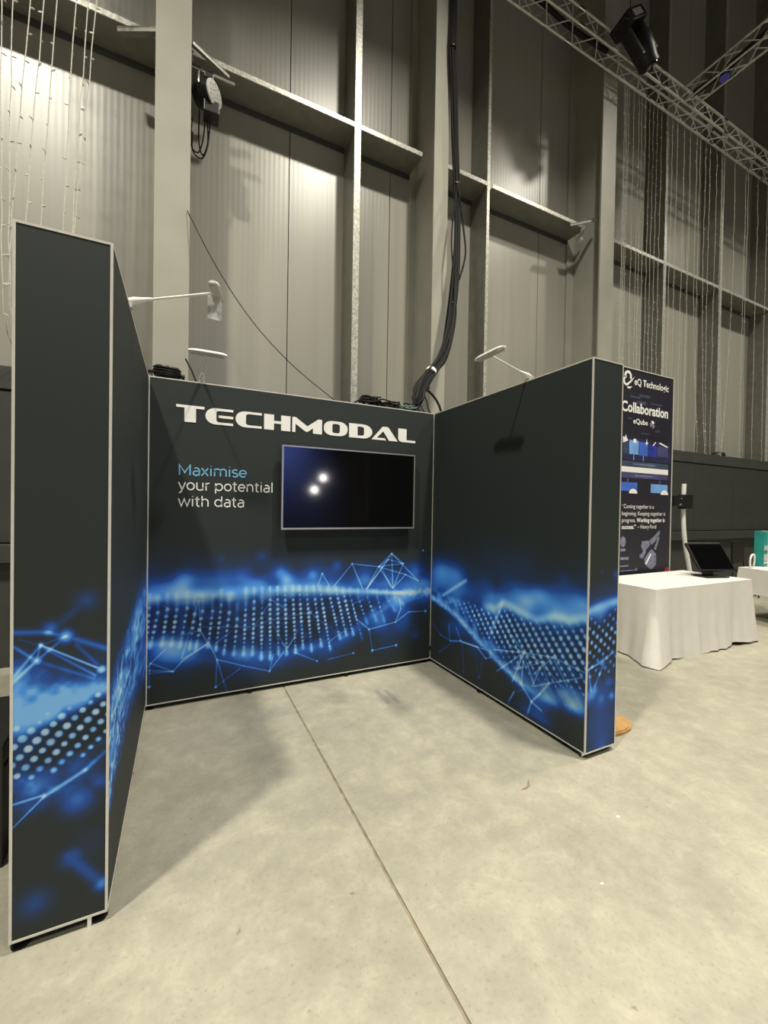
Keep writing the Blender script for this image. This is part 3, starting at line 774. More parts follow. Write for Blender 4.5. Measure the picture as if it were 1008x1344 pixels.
# ------------------------------------------------------------------ booth walls
PR = 0.0085   # width of the aluminium edge profile
def booth_wall(name, label, x0, x1, y0, y1, panels):
    t = thing(name, label, 'display wall', ((x0 + x1) / 2, (y0 + y1) / 2, 0), 'three walls of the exhibition booth')
    i = 0.006
    b = B(); bx(b, x0 + i, x1 - i, y0 + i, y1 - i, Z0 + 0.01, HT - 0.004)
    part('core', b, M_BLACKFAB, t)
    def prof(a0, a1, b0, b1, c0, c1):
        b = B(); bx(b, a0, a1, b0, b1, c0, c1); part('frame_profile', b, M_PROFILE, t)
    for xa in (x0, x1 - PR):
        for ya in (y0, y1 - PR):
            prof(xa, xa + PR, ya, ya + PR, Z0, HT)
    for za in (Z0, HT - PR):
        for ya in (y0, y1 - PR):
            prof(x0 + PR, x1 - PR, ya, ya + PR, za, za + PR)
        for xa in (x0, x1 - PR):
            prof(xa, xa + PR, y0 + PR, y1 - PR, za, za + PR)
    G = []
    for nm, pic, fn in panels:
        G.append(part(nm, pic.mesh(nm, fn, HT - 0.006), M_PRINT, t))
    GRAPHIC[t.name] = G
    return t
GRAPHIC = {}

E_ = 0.0015
def pl_y(y, x0):    # panel facing -y
    return lambda u, z: np.stack([x0 + u, np.full_like(u, y), z], -1)
def pl_x(x):        # panel running towards the viewer, u = -y
    return lambda u, z: np.stack([np.full_like(u, x), -u, z], -1)

def lerp_panel(p):   # keep the fabric inside its frame
    return p

DL, DR, TH = 1.734, 1.792, 0.285
wl = booth_wall('booth_side_wall', 'near left booth wall with tall narrow end panel of glowing blue dots', -TH, 0.0, -DL, TH,
    [('end_graphic', pic_tower(), pl_y(-DL + E_, -TH)), ('inner_graphic', pic_left(), pl_x(-E_))])
wb = booth_wall('booth_back_wall', 'dark booth back wall with white logo lettering and blue wave graphic', 0.001, 2.499, 0.0, TH,
    [('graphic', pic_back(), pl_y(E_, 0.0))])
wr = booth_wall('booth_side_wall', 'right booth wall with blue wave and dot graphic, right of the television', 2.5, 2.5 + TH, -DR, TH,
    [('inner_graphic', pic_right(), pl_x(2.5 + E_)), ('end_graphic', pic_end(), pl_y(-DR + E_, 2.5))])

def foot(t, x, y, m=M_RUBBER, r=0.016):
    b = B(); lathe(b, [(r * 1.3, 0.0), (r * 1.3, 0.008), (r * 0.6, 0.012), (r * 0.6, Z0 + 0.002)], (x, y, 0.0), (0, 0, 1), 12)
    part('levelling_foot', b, m, t)
for x, y in ((-0.26, -1.70), (-0.03, -1.70), (-0.26, 0.2), (-0.26, -0.8), (-0.03, -0.8), (-0.03, 0.2)): foot(wl, x, y, M_RUBBER, 0.022)
b = B(); bx(b, -0.062, -0.050, -1.733, -1.722, 0.0, 0.036); part('white_tag', b, M_WHITE, wl)
for x, y in ((0.03, 0.03), (0.75, 0.015), (1.6, 0.015), (2.45, 0.03), (0.03, 0.25), (2.45, 0.25)): foot(wb, x, y)
for x, y in ((2.52, -1.76), (2.76, -1.76), (2.52, -0.75), (2.52, 0.05), (2.76, 0.2), (2.76, -0.75)): foot(wr, x, y, M_RUBBER if x < 2.53 and y > -1.7 else M_CHROME, 0.018)
# connector pins at the inner corner
for z in (0.12,):
    b = B(); bx(b, 2.484, 2.498, -0.010, 0.0, z, z + 0.05); part('corner_clip', b, M_CHROME, wb)
# ------------------------------------------------------------------ lettering
def curve_mesh(polys, fn_mat):
    cu = bpy.data.curves.new('outline', 'CURVE')
    cu.dimensions = '2D'; cu.fill_mode = 'BOTH'; cu.extrude = 0.0008
    for poly in polys:
        s = cu.splines.new('POLY'); s.points.add(len(poly) - 1)
        for pt, (u, v) in zip(s.points, poly): pt.co = (u, v, 0, 1)
        s.use_cyclic_u = True
    ob = bpy.data.objects.new('outline', cu)
    me = bpy.data.meshes.new_from_object(ob)
    bpy.data.objects.remove(ob)
    me.transform(fn_mat)
    return me

def arc(cx, cy, rx, ry, a0, a1, n=14):
    return [(cx + rx * math.cos(math.radians(a0 + (a1 - a0) * k / n)), cy + ry * math.sin(math.radians(a0 + (a1 - a0) * k / n))) for k in range(n + 1)]

def rrect(x0, x1, y0, y1, rx, ry):
    return arc(x1 - rx, y1 - ry, rx, ry, 0, 90, 7) + arc(x0 + rx, y1 - ry, rx, ry, 90, 180, 7) + arc(x0 + rx, y0 + ry, rx, ry, 180, 270, 7) + arc(x1 - rx, y0 + ry, rx, ry, 270, 360, 7)

cshape = [(1, 0), (1, 0.15)] + [(0.50, 0.15)] + arc(0.52, 0.27, 0.13, 0.12, 270, 180, 5) + arc(0.52, 0.73, 0.13, 0.12, 180, 90, 5) + [(0.50, 0.85), (1, 0.85), (1, 1), (0.36, 1)] + arc(0.36, 0.5, 0.36, 0.5, 90, 270, 18) + [(0.36, 0)]
GL = {
    'T': [[(0.0, 0.84), (0.0, 1.0), (1.0, 1.0), (1.0, 0.84), (0.70, 0.84), (0.70, 0.0), (0.29, 0.0), (0.29, 0.84)]],
    'E': [cshape, [(0.47, 0.42), (1.0, 0.42), (1.0, 0.58), (0.47, 0.58)]],
    'C': [cshape],
    'H': [[(0, 0), (0, 1), (0.37, 1), (0.37, 0.60), (0.64, 0.60), (0.64, 1), (1, 1), (1, 0), (0.64, 0), (0.64, 0.43), (0.37, 0.43), (0.37, 0)]],
    'M': [[(0, 0), (0, 0.96), (0.02, 1), (0.11, 1), (0.50, 0.46), (0.87, 1), (0.97, 1), (1, 0.96), (1, 0), (0.69, 0), (0.69, 0.36), (0.54, 0.12), (0.48, 0.07), (0.42, 0.12), (0.105, 0.56), (0.105, 0)]],
    'O': [rrect(0, 1, 0, 1, 0.36, 0.42), rrect(0.35, 0.67, 0.18, 0.82, 0.10, 0.12)[::-1]],
    'D': [[(0, 0), (0, 1), (0.60, 1)] + arc(0.60, 0.5, 0.40, 0.5, 90, -90, 16), ([(0.36, 0.18)] + arc(0.52, 0.30, 0.12, 0.12, -90, 0, 5) + arc(0.52, 0.70, 0.12, 0.12, 0, 90, 5) + [(0.36, 0.82)])],
    'A': [[(0.0, 0.0), (0.40, 0.96), (0.44, 1.0), (0.60, 1.0), (0.64, 0.96), (1.0, 0.0), (0.66, 0.0), (0.44, 0.66), (0.20, 0.16), (0.50, 0.16), (0.55, 0.0)]],
    'L': [[(0, 0.22), (0, 1), (0.48, 1), (0.48, 0.17), (1, 0.17), (1, 0.0), (0.20, 0.0), (0.06, 0.07)]],
}
LOGO = [('T', 0.185, 0.382), ('E', 0.390, 0.595), ('C', 0.613, 0.818), ('H', 0.837, 1.055), ('M', 1.071, 1.334), ('O', 1.351, 1.573), ('D', 1.588, 1.819), ('A', 1.811, 2.087), ('L', 2.092, 2.281)]
def wall_mat(x, z, sx, sz, y):
    return Matrix(((sx, 0, 0, x), (0, 0, -1, y), (0, sz, 0, z), (0, 0, 0, 1)))
for ch, xa, xb in LOGO:
    part('letter', curve_mesh(GL[ch], wall_mat(xa, 2.184, xb - xa, 0.128, -0.0008)), M_WHITEP, GRAPHIC[wb.name][0])

# a geometric round sans drawn as strokes (em units)
def SG(ch):
    xh, asc = 0.53, 0.74
    c = lambda cx, cy, r, a0, a1, n=20: arc(cx, cy, r, r, a0, a1, n)
    if ch == 'M': return 0.88, [[(0.11, 0), (0.11, 0.70), (0.44, 0.16), (0.77, 0.70), (0.77, 0)]]
    if ch == 'a': return 0.58, [[(0.48, 0), (0.48, 0.32)] + arc(0.29, 0.32, 0.19, 0.20, 0, 130, 10), [(0.48, 0.30), (0.27, 0.30)] + arc(0.25, 0.155, 0.16, 0.145, 90, 270, 12) + [(0.28, 0.01)] + arc(0.28, 0.20, 0.20, 0.19, 270, 340, 6)]
    if ch == 'x': return 0.52, [[(0.05, 0), (0.46, 0.53)], [(0.05, 0.53), (0.46, 0)]]
    if ch == 'i': return 0.26, [[(0.13, 0), (0.13, 0.53)], [(0.13, 0.70), (0.13, 0.715)]]
    if ch == 'l': return 0.26, [[(0.13, 0), (0.13, 0.74)]]
    if ch == 'm': return 0.98, [[(0.11, 0), (0.11, 0.53)], arc(0.305, 0.32, 0.195, 0.20, 180, 0, 12) + [(0.50, 0)], arc(0.69, 0.32, 0.19, 0.20, 180, 0, 12) + [(0.88, 0)]]
    if ch == 'n': return 0.63, [[(0.11, 0), (0.11, 0.53)], arc(0.315, 0.315, 0.205, 0.205, 180, 0, 14) + [(0.52, 0)]]
    if ch == 'h': return 0.63, [[(0.11, 0), (0.11, 0.74)], arc(0.315, 0.315, 0.205, 0.205, 180, 0, 14) + [(0.52, 0)]]
    if ch == 'u': return 0.63, [[(0.52, 0), (0.52, 0.53)], [(0.11, 0.53)] + arc(0.315, 0.215, 0.205, 0.205, 180, 360, 14)]
    if ch == 's': return 0.49, [arc(0.25, 0.385, 0.17, 0.135, 35, 200, 9) + [(0.13, 0.30), (0.37, 0.235)] + arc(0.25, 0.145, 0.175, 0.135, 25, -150, 9)]
    if ch == 'e': return 0.60, [[(0.07, 0.27), (0.53, 0.27)] + c(0.30, 0.265, 0.235, 3, 318, 26)]
    if ch == 'o': return 0.61, [c(0.305, 0.265, 0.235, 0, 360, 28)]
    if ch == 'p': return 0.67, [c(0.35, 0.265, 0.235, 0, 360, 28), [(0.11, 0.53), (0.11, -0.19)]]
    if ch == 'd': return 0.67, [c(0.32, 0.265, 0.235, 0, 360, 28), [(0.56, 0.74), (0.56, 0)]]
    if ch == 'r': return 0.38, [[(0.11, 0), (0.11, 0.53)], arc(0.33, 0.30, 0.22, 0.22, 180, 85, 8)]
    if ch == 't': return 0.40, [[(0.17, 0.66), (0.17, 0.14)] + arc(0.28, 0.13, 0.11, 0.12, 180, 300, 6), [(0.04, 0.50), (0.34, 0.50)]]
    if ch == 'y': return 0.53, [[(0.04, 0.53), (0.27, 0.01)], [(0.49, 0.53), (0.22, -0.10)] + arc(0.12, -0.07, 0.10, 0.11, -20, -120, 5)]
    if ch == 'w': return 0.84, [[(0.04, 0.53), (0.23, 0.01), (0.42, 0.52), (0.61, 0.01), (0.80, 0.53)]]
    return 0.28, []

def stroke_text(txt, xa, xb, z, em, w, m, parent, y=-0.0006):
    tot = sum(SG(c)[0] for c in txt)
    sx = (xb - xa) / tot
    x = xa
    for ch in txt:
        adv, strokes = SG(ch)
        if strokes:
            b = B()
            for st in strokes:
                P = [Vector((x + px * sx, 0, z + py * em)) for px, py in st]
                n = len(P)
                L, R = [], []
                for k in range(n):
                    d = P[min(k + 1, n - 1)] - P[max(k - 1, 0)]
                    if d.length < 1e-9: d = Vector((0, 0, 1))
                    d.normalize()
                    nn = Vector((-d.z, 0, d.x)) * w / 2
                    if 0 < k < n - 1:
                        d1 = (P[k] - P[k - 1]).normalized(); cs = max(0.45, abs(d1.dot(d)))
                        nn = nn / cs
                    q = P[k].copy(); q.y = y
                    if k == 0 and n == 2 and (P[1] - P[0]).length < w: q -= d * w * 0.4
                    L.append(b.verts.new(q + nn)); R.append(b.verts.new(q - nn))
                for k in range(n - 1):
                    b.faces.new((L[k], R[k], R[k + 1], L[k + 1]))
            part('letter', b, m, parent)
        x += adv * sx

stroke_text('Maximise', 0.200, 0.708, 1.776, 0.112, 0.0098, M_CYANP, GRAPHIC[wb.name][0])
stroke_text('your potential', 0.203, 0.922, 1.661, 0.112, 0.0088, M_WHITEP, GRAPHIC[wb.name][0])
stroke_text('with data', 0.203, 0.692, 1.535, 0.112, 0.0088, M_WHITEP, GRAPHIC[wb.name][0])

# ------------------------------------------------------------------ television
tv = thing('television', 'flat television with thin silver bezel mounted on the booth back wall', 'television', (1.608, -0.03, 1.353))
X0, X1, ZB, ZT = 0.975, 2.243, 1.353, 2.058
b = B(); bx(b, X0 + 0.004, X1 - 0.004, -0.066, -0.045, ZB + 0.004, ZT - 0.004); part('back_shell', b, M_BLACK, tv)
b = B(); bx(b, X0 + 0.25, X1 - 0.25, -0.046, -0.02, ZB + 0.06, ZT - 0.2, bev=0.008); part('rear_housing', b, M_BLACK, tv)
b = B(); bx(b, 1.45, 1.75, -0.022, -0.001, 1.55, 1.9); part('wall_bracket', b, M_BLACK, tv)
b = B(); bx(b, X0 + 0.011, X1 - 0.011, -0.0700, -0.0655, ZB + 0.013, ZT - 0.011); part('screen', b, M_SCREEN, tv, label='glossy dark screen reflecting two lamps')
for a in ((X0, X1, ZT - 0.012, ZT), (X0, X1, ZB, ZB + 0.014), (X0, X0 + 0.012, ZB + 0.014, ZT - 0.012), (X1 - 0.012, X1, ZB + 0.014, ZT - 0.012)):
    b = B(); bx(b, a[0], a[1], -0.073, -0.045, a[2], a[3]); part('bezel', b, M_SILVER, tv)

# two round lamps on the far wall behind the photographer, mirrored in the screen
for x, z, nm in ((6.60, 2.98, 'upper'), (6.15, 2.36, 'lower')):
    t = thing('wall_lamp', 'round lit lamp mirrored in the television screen, the %s of two' % nm, 'lamp', (x, -16.98, z))
    b = B(); lathe(b, [(0.10, 0.0), (0.10, 0.05), (0.2, 0.08), (0.2, 0.16)], (x, -17.0, z), (0, 1, 0), 24); part('housing', b, M_BLACK, t)
    b = B(); lathe(b, [(0.15, 0.0), (0.15, 0.01)], (x, -16.845, z), (0, 1, 0), 24); part('lens', b, M_LAMPON, t)

# ------------------------------------------------------------------ clip-on booth lamps
def clip_lamp(label, clamp, tip, hdir, hl, flap=False):
    t = thing('booth_lamp', label, 'lamp', clamp, 'clip-on arm lamps on the booth walls')
    c, e, hd = Vector(clamp), Vector(tip), Vector(hdir).normalized()
    d = (e - c)
    b = B(); bx(b, c.x - 0.02, c.x + 0.02, c.y - 0.02, c.y + 0.02, c.z - 0.001, c.z + 0.035, bev=0.004); part('clamp', b, M_CLEAR, t)
    s0 = c + Vector((0, 0, 0.03))
    d = e - s0
    b = B(); tube(b, [s0, s0 + d * 0.07, s0 + d * 0.16, s0 + d * 0.26], [0.016, 0.019, 0.013, 0.008], 12); part('socket', b, M_WHITE, t, True)
    b = B(); tube(b, [s0 + d * 0.22, s0 + d * 0.6, e], 0.0058, 10); part('arm', b, M_WHITE, t, True)
    # rounded bar head
    b = B()
    n = 10
    side = hd.cross(Vector((0, 0, 1))).normalized()
    upv = side.cross(hd).normalized()
    rings = []
    for k in range(n + 1):
        s = -1 + 2 * k / n
        wd = 0.030 * (1 - abs(s) ** 6 * 0.45)
        hh = 0.015 * (1 - abs(s) ** 6 * 0.5)
        cc = e + hd * (s * hl / 2)
        ring = []
        for q in range(14):
            a = 2 * math.pi * q / 14
            y_ = math.sin(a)
            ring.append(b.verts.new(cc + side * math.cos(a) * wd + upv * (y_ * hh * (1.3 if y_ > 0 else 0.5) + 0.004)))
        rings.append(ring)
    for k in range(n):
        for q in range(14):
            b.faces.new((rings[k][q], rings[k][(q + 1) % 14], rings[k + 1][(q + 1) % 14], rings[k + 1][q]))
    b.faces.new(rings[0][::-1]); b.faces.new(rings[-1])
    head = part('head', b, M_WHITE, t, True)
    b = B()
    cs = []
    for s1, s2 in ((-1, -1), (1, -1), (1, 1), (-1, 1)):
        cs.append(e + hd * s1 * hl * 0.44 + side * s2 * 0.022 - upv * 0.006)
    lo = [b.verts.new(p - upv * 0.004) for p in cs]; hi = [b.verts.new(p) for p in cs]
    b.faces.new(lo); b.faces.new(hi[::-1])
    for k in range(4): b.faces.new((lo[k], lo[(k + 1) % 4], hi[(k + 1) % 4], hi[k]))
    part('lens', b, M_CLEAR, head)
    if flap:
        b = B()
        bx(b, e.x - 0.040, e.x + 0.030, e.y + 0.02, e.y + 0.026, e.z - 0.135, e.z - 0.004)
        part('hanging_flap', b, M_CLEAR, t)
    return t

clip_lamp('white clip-on arm lamp reaching inward from the top of the left booth wall', (-0.012, -1.17, 2.5), (0.385, -1.17, 2.668), (0.25, 1, 0.0), 0.20, True)
clip_lamp('white clip-on arm lamp on top of the back wall, above the first logo letters', (0.36, 0.03, 2.5), (0.385, -0.38, 2.602), (1, 0, 0.0), 0.25)
clip_lamp('white clip-on arm lamp on top of the right booth wall', (2.53, -1.24, 2.5), (2.16, -1.23, 2.633), (0, 1, 0.0), 0.30)

# ------------------------------------------------------------------ round black stage light lying on the back wall
t = thing('stage_light', 'round black stage light lying on top of the back wall beside the left wall', 'stage light', (0.115, 0.13, 2.5))
ax = Vector((0.06, -0.12, 1)).normalized()
b = B(); lathe(b, [(0.075, 0.0), (0.090, 0.015), (0.096, 0.03), (0.094, 0.075), (0.085, 0.09), (0.05, 0.098), (0.0, 0.1)], (0.115, 0.13, 2.525), ax, 28); part('housing', b, M_BLACK, t, True)
for h in (0.03, 0.05, 0.07):
    b = B(); lathe(b, [(0.098, 0.0), (0.101, 0.004), (0.098, 0.008)], Vector((0.115, 0.13, 2.525)) + ax * h, ax, 28); part('cooling_fin', b, M_RUBBER, t, True)
b = B(); bx(b, 0.06, 0.17, 0.08, 0.18, 2.5, 2.53, bev=0.004); part('base_block', b, M_BLACK, t)
for s in (-1, 1):
    b = B(); lathe(b, [(0.012, 0), (0.012, 0.015), (0.02, 0.015), (0.02, 0.032), (0.012, 0.034)], (0.115 + s * 0.094, 0.13, 2.565 - s * 0.008), (s, 0, -0.1), 12); part('knob', b, M_BLACK, t, True)
    b = B(); bx(b, 0.115 + s * 0.10 - 0.004, 0.115 + s * 0.10 + 0.004, 0.115, 0.145, 2.502, 2.575); part('yoke', b, M_BLACK, t)

# ------------------------------------------------------------------ cables
main = [(3.503, 1.27, 8.468), (3.492, 1.27, 7.849), (3.53, 1.27, 7.251), (3.556, 1.27, 6.643), (3.595, 1.27, 6.035), (3.588, 1.22, 5.391), (3.505, 1.12, 4.799), (3.37, 0.98, 4.199), (3.199, 0.82, 3.714), (2.961, 0.62, 3.326), (2.662, 0.40, 3.014), (2.497, 0.28, 2.818), (2.41, 0.2, 2.66)]
main = [(3.50, 1.27, 15.5), (3.50, 1.27, 11.5)] + main
t = thing('cable_bundle', 'thick bundle of black cables hanging down the hall wall onto the booth', 'cable', (3.5, 1.2, 2.55))
core = smooth_path(main, 6)
rng = random.Random(11)
for k in range(11):
    ph, sp, rad = rng.uniform(0, 6.28), rng.uniform(-0.12, 0.12), rng.uniform(0.016, 0.040)
    pts = []
    for i, p in enumerate(core):
        a = ph + sp * i
        s = i / (len(core) - 1)
        R_ = rad * (1.0 + 0.7 * min(1, max(0, (s - 0.5) / 0.2)))
        pts.append(p + Vector((math.cos(a) * R_, math.sin(a) * R_, 0.3 * R_ * math.sin(a * 1.7))))
    end = Vector((2.36 + rng.uniform(-0.12, 0.08), rng.uniform(0.08, 0.22), 2.515))
    pts += smooth_path([pts[-1], (pts[-1] + end) / 2 + Vector((-0.01, 0, 0.0)), end], 4)[1:]
    b = B(); tube(b, pts, rng.uniform(0.012, 0.018), 7); part('cable', b, M_RUBBER, t, True)
# loose loops and the strands that fan out at the bottom
for pts, r in (([(3.60, 1.23, 6.0), (3.50, 1.18, 5.6), (3.43, 1.12, 5.1), (3.44, 1.08, 4.7), (3.40, 1.0, 4.35)], 0.010),
               ([(3.58, 1.2, 5.9), (3.68, 1.2, 5.4), (3.66, 1.12, 5.0), (3.52, 1.05, 4.6)], 0.013),
               ([(3.40, 1.0, 4.5), (3.40, 0.95, 4.1), (3.28, 0.84, 3.72), (3.02, 0.6, 3.3), (2.72, 0.38, 3.05)], 0.013)):
    b = B(); tube(b, smooth_path(pts, 6), r, 7); part('loose_cable', b, M_RUBBER, t, True)
for pts, r in (([(2.52, 0.30, 2.86), (2.64, 0.26, 2.76), (2.70, 0.22, 2.64), (2.715, 0.18, 2.505)], 0.013),
               ([(2.50, 0.30, 2.83), (2.55, 0.25, 2.70), (2.555, 0.2, 2.58), (2.60, 0.17, 2.507)], 0.008),
               ([(2.46, 0.26, 2.80), (2.44, 0.2, 2.66), (2.46, 0.16, 2.56), (2.52, 0.15, 2.508)], 0.007),
               ([(2.45, 0.27, 2.83), (2.54, 0.30, 2.85), (2.62, 0.30, 2.845)], 0.012)):
    b = B(); tube(b, smooth_path(pts, 6), r, 7); part('cable_tail', b, M_RUBBER, t, True)
b = B(); tube(b, [(2.735, 0.455, 3.085), (2.705, 0.432, 3.050)], 0.066, 14); part('white_tape_band', b, M_TAPE, t, True)
for zc in (1, 4, 7):
    i = 12 + zc * 6
    if i + 1 < len(core):
        b = B(); tube(b, [core[i], core[i] + (core[i + 1] - core[i]).normalized() * 0.02], 0.05, 12); part('cable_tie', b, M_BLACK, t, True)

def coil(label, cx, cy, rx, ry, loops, m, r, seed, z0=2.507, tail=None):
    rg = random.Random(seed)
    pts = []
    n = loops * 14
    for k in range(n):
        a = 2 * math.pi * k / 14
        j = k / n
        w = 1 + 0.22 * math.sin(2.3 * a / 2 + seed) + rg.uniform(-0.05, 0.05)
        pts.append((cx + rx * w * math.cos(a) + rg.uniform(-0.006, 0.006), cy + ry * (0.8 + 0.2 * math.sin(a * 0.7)) * math.sin(a), z0 + r + j * 2.0 * r * loops * 0.85 + abs(0.030 * math.sin(a * 1.3 + seed))))
    if tail: pts += tail
    b = B(); tube(b, smooth_path(pts, 2), r, 6)
    return solid('cable_coil', b, m, (cx, cy, 2.5), label, 'cable', 'coiled cables on the back wall', smooth=True)

coil('loose coil of black cable on top of the back wall, left end of the heap', 1.86, 0.13, 0.10, 0.07, 5, M_RUBBER, 0.008, 2, tail=[(1.80, 0.1, 2.60), (1.74, 0.1, 2.57), (1.67, 0.1, 2.525), (1.63, 0.1, 2.51)])
coil('heap of black cable on top of the back wall below the hanging bundle', 2.06, 0.15, 0.11, 0.07, 5, M_RUBBER, 0.007, 5)
coil('green-grey cable coil on top of the back wall near the inner corner', 2.27, 0.12, 0.095, 0.06, 4, M_GREENC, 0.005, 8)
coil('black cable coil on top of the back wall in the inner corner', 2.33, 0.17, 0.085, 0.06, 5, M_RUBBER, 0.008, 9)
b = B(); bx(b, 1.83, 1.885, 0.10, 0.15, 2.506, 2.60, bev=0.006)
solid('plug_block', b, M_BLACK, (1.85, 0.12, 2.5), 'small upright black plug block at the left of the cable heap', 'plug')

b = B(); tube(b, smooth_path([(0.25, 1.32, 4.62), (0.52, 1.06, 3.98), (0.836, 0.8, 3.399), (1.18, 0.52, 2.93), (1.54, 0.25, 2.56), (1.58, 0.2, 2.505)], 6), 0.0045, 6)
solid('wire', b, M_RUBBER, (0.25, 1.32, 4.6), 'thin dark wire sloping from the broad column down to the back wall', 'wire', smooth=True)
b = B(); tube(b, [(0.25, 0.9, 2.94), (0.30, 0.6, 2.75), (0.355, 0.27, 2.503)], 0.009, 6)
solid('cable', b, M_RUBBER, (0.3, 0.5, 2.5), 'short dark cable dropping beside the broad column to the back wall', 'cable', smooth=True)
b = B(); lathe(b, [(0.008, 0), (0.008, 0.05), (0.004, 0.052)], (2.64, 0.0, 2.5), (0, 0, 1), 8)
solid('pin', b, M_BLACK, (2.64, 0.0, 2.5), 'small black pin upright on the right wall top beside the cable tails', 'pin')

# ------------------------------------------------------------------ floodlight on the broad column
fx = Vector((0.50, 1.44, 6.04))
t = thing('floodlight', 'black floodlight with round white lens below the girt by the broad column', 'floodlight', (0.50, 1.5, 5.9))
nd = Vector((0.75, -0.62, -0.05)).normalized()
b = B(); lathe(b, [(0.06, -0.22), (0.11, -0.2), (0.13, -0.12), (0.13, -0.02), (0.14, 0.0)], fx, nd, 24); part('housing', b, M_BLACK, t, True)
b = B(); lathe(b, [(0.125, 0.0), (0.125, 0.012), (0.10, 0.02)], fx, nd, 24); fl_lens = part('lens', b, M_LENSW, t, True)
for a in range(12):
    q = nd.orthogonal().normalized(); w = nd.cross(q)
    for rr in ((0.075,) if a % 2 else (0.035, 0.095)):
        pz = fx + nd * 0.018 + (q * math.cos(a * 0.5236) + w * math.sin(a * 0.5236)) * rr
        b = B(); lathe(b, [(0.009, 0.0), (0.006, 0.008)], pz, nd, 8); part('led', b, M_CLEAR, fl_lens, True)
b = B(); bx(b, 0.40, 0.56, 1.42, 1.60, 5.82, 5.95, bev=0.01); part('driver_box', b, M_BLACK, t)
for s in (-1, 1):
    sd = nd.cross(Vector((0, 0, 1))).normalized() * s * 0.145
    b = B(); tube(b, [fx - nd * 0.08 + sd, fx - nd * 0.08 + sd + Vector((0, 0, 0.12)), fx - nd * 0.08 + sd * 0.6 + Vector((0, 0, 0.20))], 0.010, 8); part('yoke', b, M_CHROME, t, True)
b = B(); bx(b, 0.40, 0.50, 1.45, 1.55, 6.20, 6.27, bev=0.01); part('hanging_clamp', b, M_BLACK, t)
for pts in ([(0.42, 1.55, 5.84), (0.40, 1.6, 5.62), (0.35, 1.6, 5.47), (0.28, 1.55, 5.50), (0.29, 1.5, 5.75)], [(0.47, 1.55, 5.83), (0.45, 1.6, 5.58), (0.39, 1.6, 5.42), (0.30, 1.56, 5.44), (0.29, 1.5, 5.6)], [(0.36, 1.55, 5.9), (0.36, 1.6, 5.6), (0.40, 1.6, 5.46), (0.45, 1.58, 5.6), (0.44, 1.55, 5.83)]):
    b = B(); tube(b, smooth_path(pts, 6), 0.008, 6); part('cable_loop', b, M_RUBBER, t, True)
b = B(); bx(b, 6.50, 6.57, 1.62, 1.70, 6.33, 6.44, bev=0.01)
bx(b, 6.52, 6.55, 1.60, 1.64, 6.38, 6.52)
solid('wall_clip', b, M_LENSW, (6.53, 1.65, 6.33), 'small white clip under the girt left of the tall column', 'clip')

# ------------------------------------------------------------------ truss
TS = 0.25
def truss(name, label, p0, length, axis, vis):
    """box truss; p0 = lower near corner of the section, axis 'x' or '-y'"""
    t = thing(name, label, 'truss', p0)
    A = Vector((1, 0, 0)) if axis == 'x' else Vector((0, -1, 0))
    S = Vector((0, 1, 0)) if axis == 'x' else Vector((1, 0, 0))
    Zv = Vector((0, 0, 1))
    P = Vector(p0)
    for s in (0, 1):
        for h in (0, 1):
            q = P + S * TS * s + Zv * TS * h
            b = B(); tube(b, [q, q + A * length], 0.019, 10); part('chord', b, M_ALU, t, True)
    step = 0.27
    faces = [(Vector((0, 0, 0)), Zv), (S * TS, Zv), (Vector((0, 0, 0)), S), (Zv * TS, S)]
    for off, dr in faces:
        mm = []
        for a, c in ((off, off + dr * TS + A * step / 1), (off + dr * TS, off + A * step)):
            b = B(); tube(b, [a, c], 0.0085, 6)
            mm.append(mesh_of('brace', b, M_ALU, Vector((0, 0, 0)), True))
        n0, n1 = int(vis[0] / step), int(vis[1] / step)
        for k in range(n0, n1):
            shared('brace', mm[k % 2], t, A * (k * step))
    for k in range(int(vis[0] / 2.0), int(vis[1] / 2.0) + 1):
        for s in (0, 1):
            for h in (0, 1):
                q = P + S * TS * s + Zv * TS * h + A * (k * 2.0 + 0.6)
                b = B(); tube(b, [q - A * 0.06, q + A * 0.06], 0.025, 10); part('coupler', b, M_CHROME, t, True)
    return t

tr = truss('lighting_truss', 'long aluminium box truss running parallel to the hall wall at upper right', (-7.0, 0.95, 8.90), 27.0, 'x', (10.8, 21.2))
tr2 = truss('lighting_truss', 'aluminium box truss branching toward the viewer at the top right corner', (8.25, 0.92, 8.90), 8.0, '-y', (0, 2.4))
b = B(); tube(b, smooth_path([(8.37, 0.85, 9.02), (8.39, 0.45, 9.01), (8.36, -0.2, 9.04), (8.38, -1.1, 9.02)], 6), 0.05, 8)
solid('cable', b, M_RUBBER, (8.42, 0.9, 9.05), 'black cable loom lying inside the truss branching toward the viewer', 'cable', smooth=True)
b = B(); tube(b, smooth_path([(4.2, 1.12, 9.06), (4.9, 1.10, 9.05), (5.6, 1.13, 9.04), (6.4, 1.11, 9.05)], 6), 0.035, 8)
solid('cable', b, M_RUBBER, (4.2, 1.12, 9.05), 'black cable loom inside the long truss left of the moving light', 'cable', smooth=True)
t = thing('par_light', 'small lamp with deep blue lens inside the branching truss', 'stage light', (8.375, 0.40, 8.84))
b = B(); lathe(b, [(0.05, 0.0), (0.075, 0.03), (0.075, 0.16)], (8.375, 0.40, 9.0), (-0.2, -0.2, -1), 18); part('housing', b, M_BLACK, t, True)
b = B(); lathe(b, [(0.070, 0.0), (0.070, 0.01)], Vector((8.375, 0.40, 9.0)) + Vector((-0.2, -0.2, -1)).normalized() * 0.158, (-0.2, -0.2, -1), 18); part('lens', b, M_BLUELENS, t, True)

